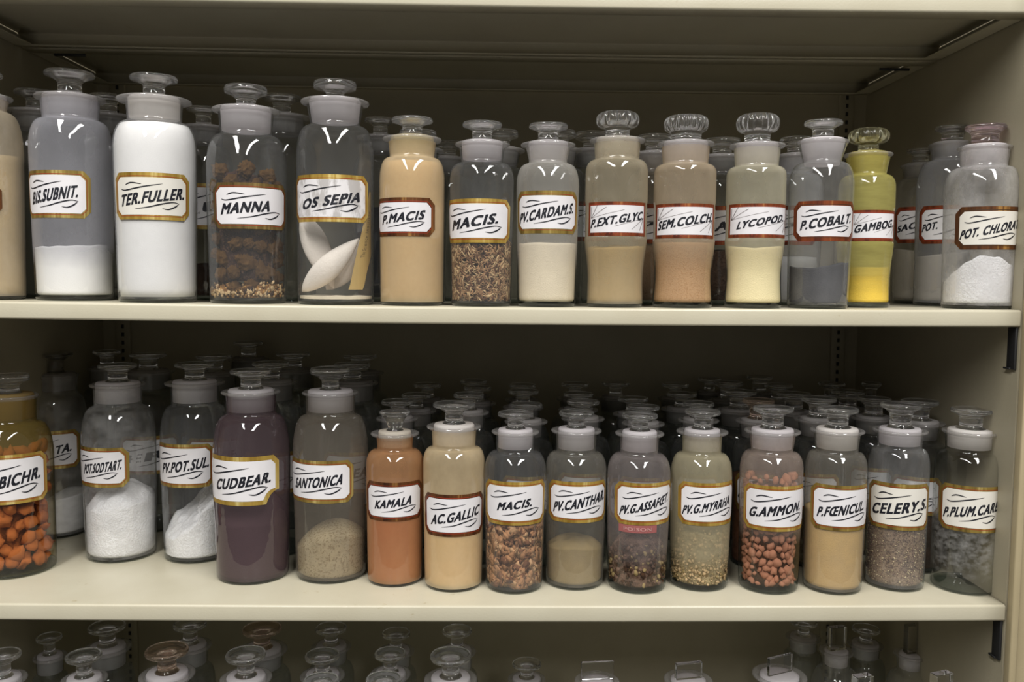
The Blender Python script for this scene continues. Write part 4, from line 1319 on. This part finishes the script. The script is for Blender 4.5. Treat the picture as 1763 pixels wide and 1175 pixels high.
# ------------------------------------------------------------------ bottom shelf: only stoppers and necks reach into the picture
BG_ = 'stoppered jars on the bottom shelf'
def bs(kind, px, py, Wd, Y, label, stm='stopper'):
    a = ('L7', 'dim', 'funnel')
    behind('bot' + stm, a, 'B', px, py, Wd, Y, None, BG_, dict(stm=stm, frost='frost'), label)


bs('d', 4, 1126, 66, 0.075, 'jar on the bottom shelf with its glass stopper cut by the left edge')
bs('d', 144, 1127, 64, 0.075, 'jar on the bottom shelf with a clear disc stopper, below the T.SODTART. jar')
bs('d', 287, 1118, 76, 0.075, 'jar on the bottom shelf with a rusty brown disc stopper', 'stopper_rust')
bs('d', 423, 1125, 70, 0.075, 'jar on the bottom shelf with a clear disc stopper, below CUDBEAR.')
bs('d', 553, 1170, 61, 0.04, 'lowest stopper on the bottom shelf below SANTONICA')
bs('d', 555, 1127, 60, 0.13, 'jar on the bottom shelf below SANTONICA, second of its file')
bs('d', 661, 1168, 62, 0.04, 'lowest stopper on the bottom shelf below KAMALA')
bs('d', 672, 1124, 54, 0.13, 'jar on the bottom shelf below KAMALA, second of its file')
bs('d', 776, 1127, 70, 0.075, 'jar on the bottom shelf with a clear disc stopper, below AC.GALLIC')
bs('d', 907, 1142, 50, 0.20, 'jar with a small dim stopper alone on the bottom shelf below the middle MACIS. jar')
bs('d', 55, 1096, 46, 0.24, 'dim jar deep on the bottom shelf, far left')
bs('d', 184, 1077, 66, 0.17, 'jar behind the one below T.SODTART. on the bottom shelf')
bs('d', 327, 1073, 58, 0.17, 'jar behind the rusty stopper on the bottom shelf')
bs('d', 451, 1081, 68, 0.17, 'jar behind the one below CUDBEAR. on the bottom shelf', 'stopper_rust')
bs('d', 570, 1080, 54, 0.22, 'jar on the bottom shelf below SANTONICA, third of its file')
bs('d', 682, 1089, 48, 0.22, 'jar on the bottom shelf below KAMALA, third of its file')
bs('d', 787, 1084, 48, 0.17, 'jar behind the one below AC.GALLIC on the bottom shelf')


def tab_jar(px, py_top, wpx, hpx, lip_px, lip_py, lipw, Y, label, turn, thick=0.0045, domed=False):
    """squat bottle with a flat upright glass tab for a stopper"""
    Z0 = SHELF_Z['B']
    p = on_y(lip_px, lip_py, Y); mpp = depth(p) / F_PX
    zl = p.z - Z0 - sag(p.x) - 0.0002
    rl = lipw / 2 * mpp
    rn = rl * 0.78
    R = min(0.043, rl * 1.45)
    d = dict(Rb=R * 0.96, Rt=R, zsh=zl - 0.048, znb=zl - 0.024, rnb=rn, rnt=rn * 1.03, zl=zl, rl=rl)
    base = Vector((p.x, Y, Z0 + sag(p.x) + 0.0002))
    root = empty('stoppered_bottle', base, turn); tag(root, label, 'bottle', BG_)
    pr = wall_profile(d['Rb'], d['Rt'], d['zsh'], d['znb'], d['rnb'], d['rnt'], d['zl'])
    body = new_obj('bottle_body', lathe([(0, 0.0008)] + pr, 36, matf=lambda a, b: 1 if b[1] <= 0.0062 else 0), [GL['clear'], M['thick']], root)
    new_obj('lip', lathe(lip_profile(d['rnt'], d['rl'], zl), 36), M['lipglass'], body)
    zt_ = on_y(px, py_top, Y).z - base.z
    wv = wpx * mpp
    bm = bmesh.new()
    box(bm, 0, 0, (zl + zt_) / 2 + 0.001, wv, thick, zt_ - zl - 0.002, min(0.0012, thick * 0.25))
    so = new_obj('stopper', bm, M['tab'], root, False)
    new_obj('ground_plug', lathe([(0, zl - 0.019), (rn - 0.003, zl - 0.019), (rn - 0.0022, zl + 0.0005), (rn * 0.7, zl + 0.0016), (0, zl + 0.0018)], 36), M['frost'], so)
    BACK.append((base.x, base.y, R, 'B'))


tab_jar(1027, 1139, 57, 36, 1028, 1173, 78, 0.07, 'bottle with a wide flat glass tab stopper, leftmost tab on the bottom shelf', 0.10)
tab_jar(1185, 1141, 48, 36, 1185, 1171, 84, 0.07, 'bottle with a flat tab stopper on the bottom shelf below PV.G.MYRRHA', 0.2, 0.007)
tab_jar(1345, 1129, 52, 34, 1342, 1163, 92, 0.07, 'bottle with a tilted square glass tab on the bottom shelf below G.AMMON.', 0.42)
tab_jar(1440, 1079, 31, 34, 1440, 1121, 57, 0.21, 'bottle with a tall narrow tab stopper, behind on the bottom shelf below P.FŒNICUL.', 0.25, 0.010)
tab_jar(1568, 1076, 23, 30, 1568, 1127, 55, 0.20, 'bottle with a narrow dim tab stopper on the bottom shelf right of below CELERY.S.', 0.2, 0.010)
tab_jar(1484, 1163, 34, 24, 1484, 1192, 60, 0.06, 'bottle with a small brownish tab at the bottom edge below CELERY.S.', 0.3, 0.012)
tab_jar(1620, 1159, 38, 24, 1620, 1190, 60, 0.06, 'bottle with a squarish tab at the bottom edge below P.PLUM.CARB.', 0.35, 0.012)
bs('d', 1384, 1070, 44, 0.30, 'dim jar deep on the bottom shelf below the P.FŒNICUL. jar')
bs('d', 1491, 1082, 40, 0.30, 'dim jar deep on the bottom shelf below the CELERY.S. jar')

for o in [o for o in COL.objects if o.parent is None and o.type == 'EMPTY' and o.location.y > 3]:
    for c in o.children_recursive: bpy.data.objects.remove(c)
    bpy.data.objects.remove(o)
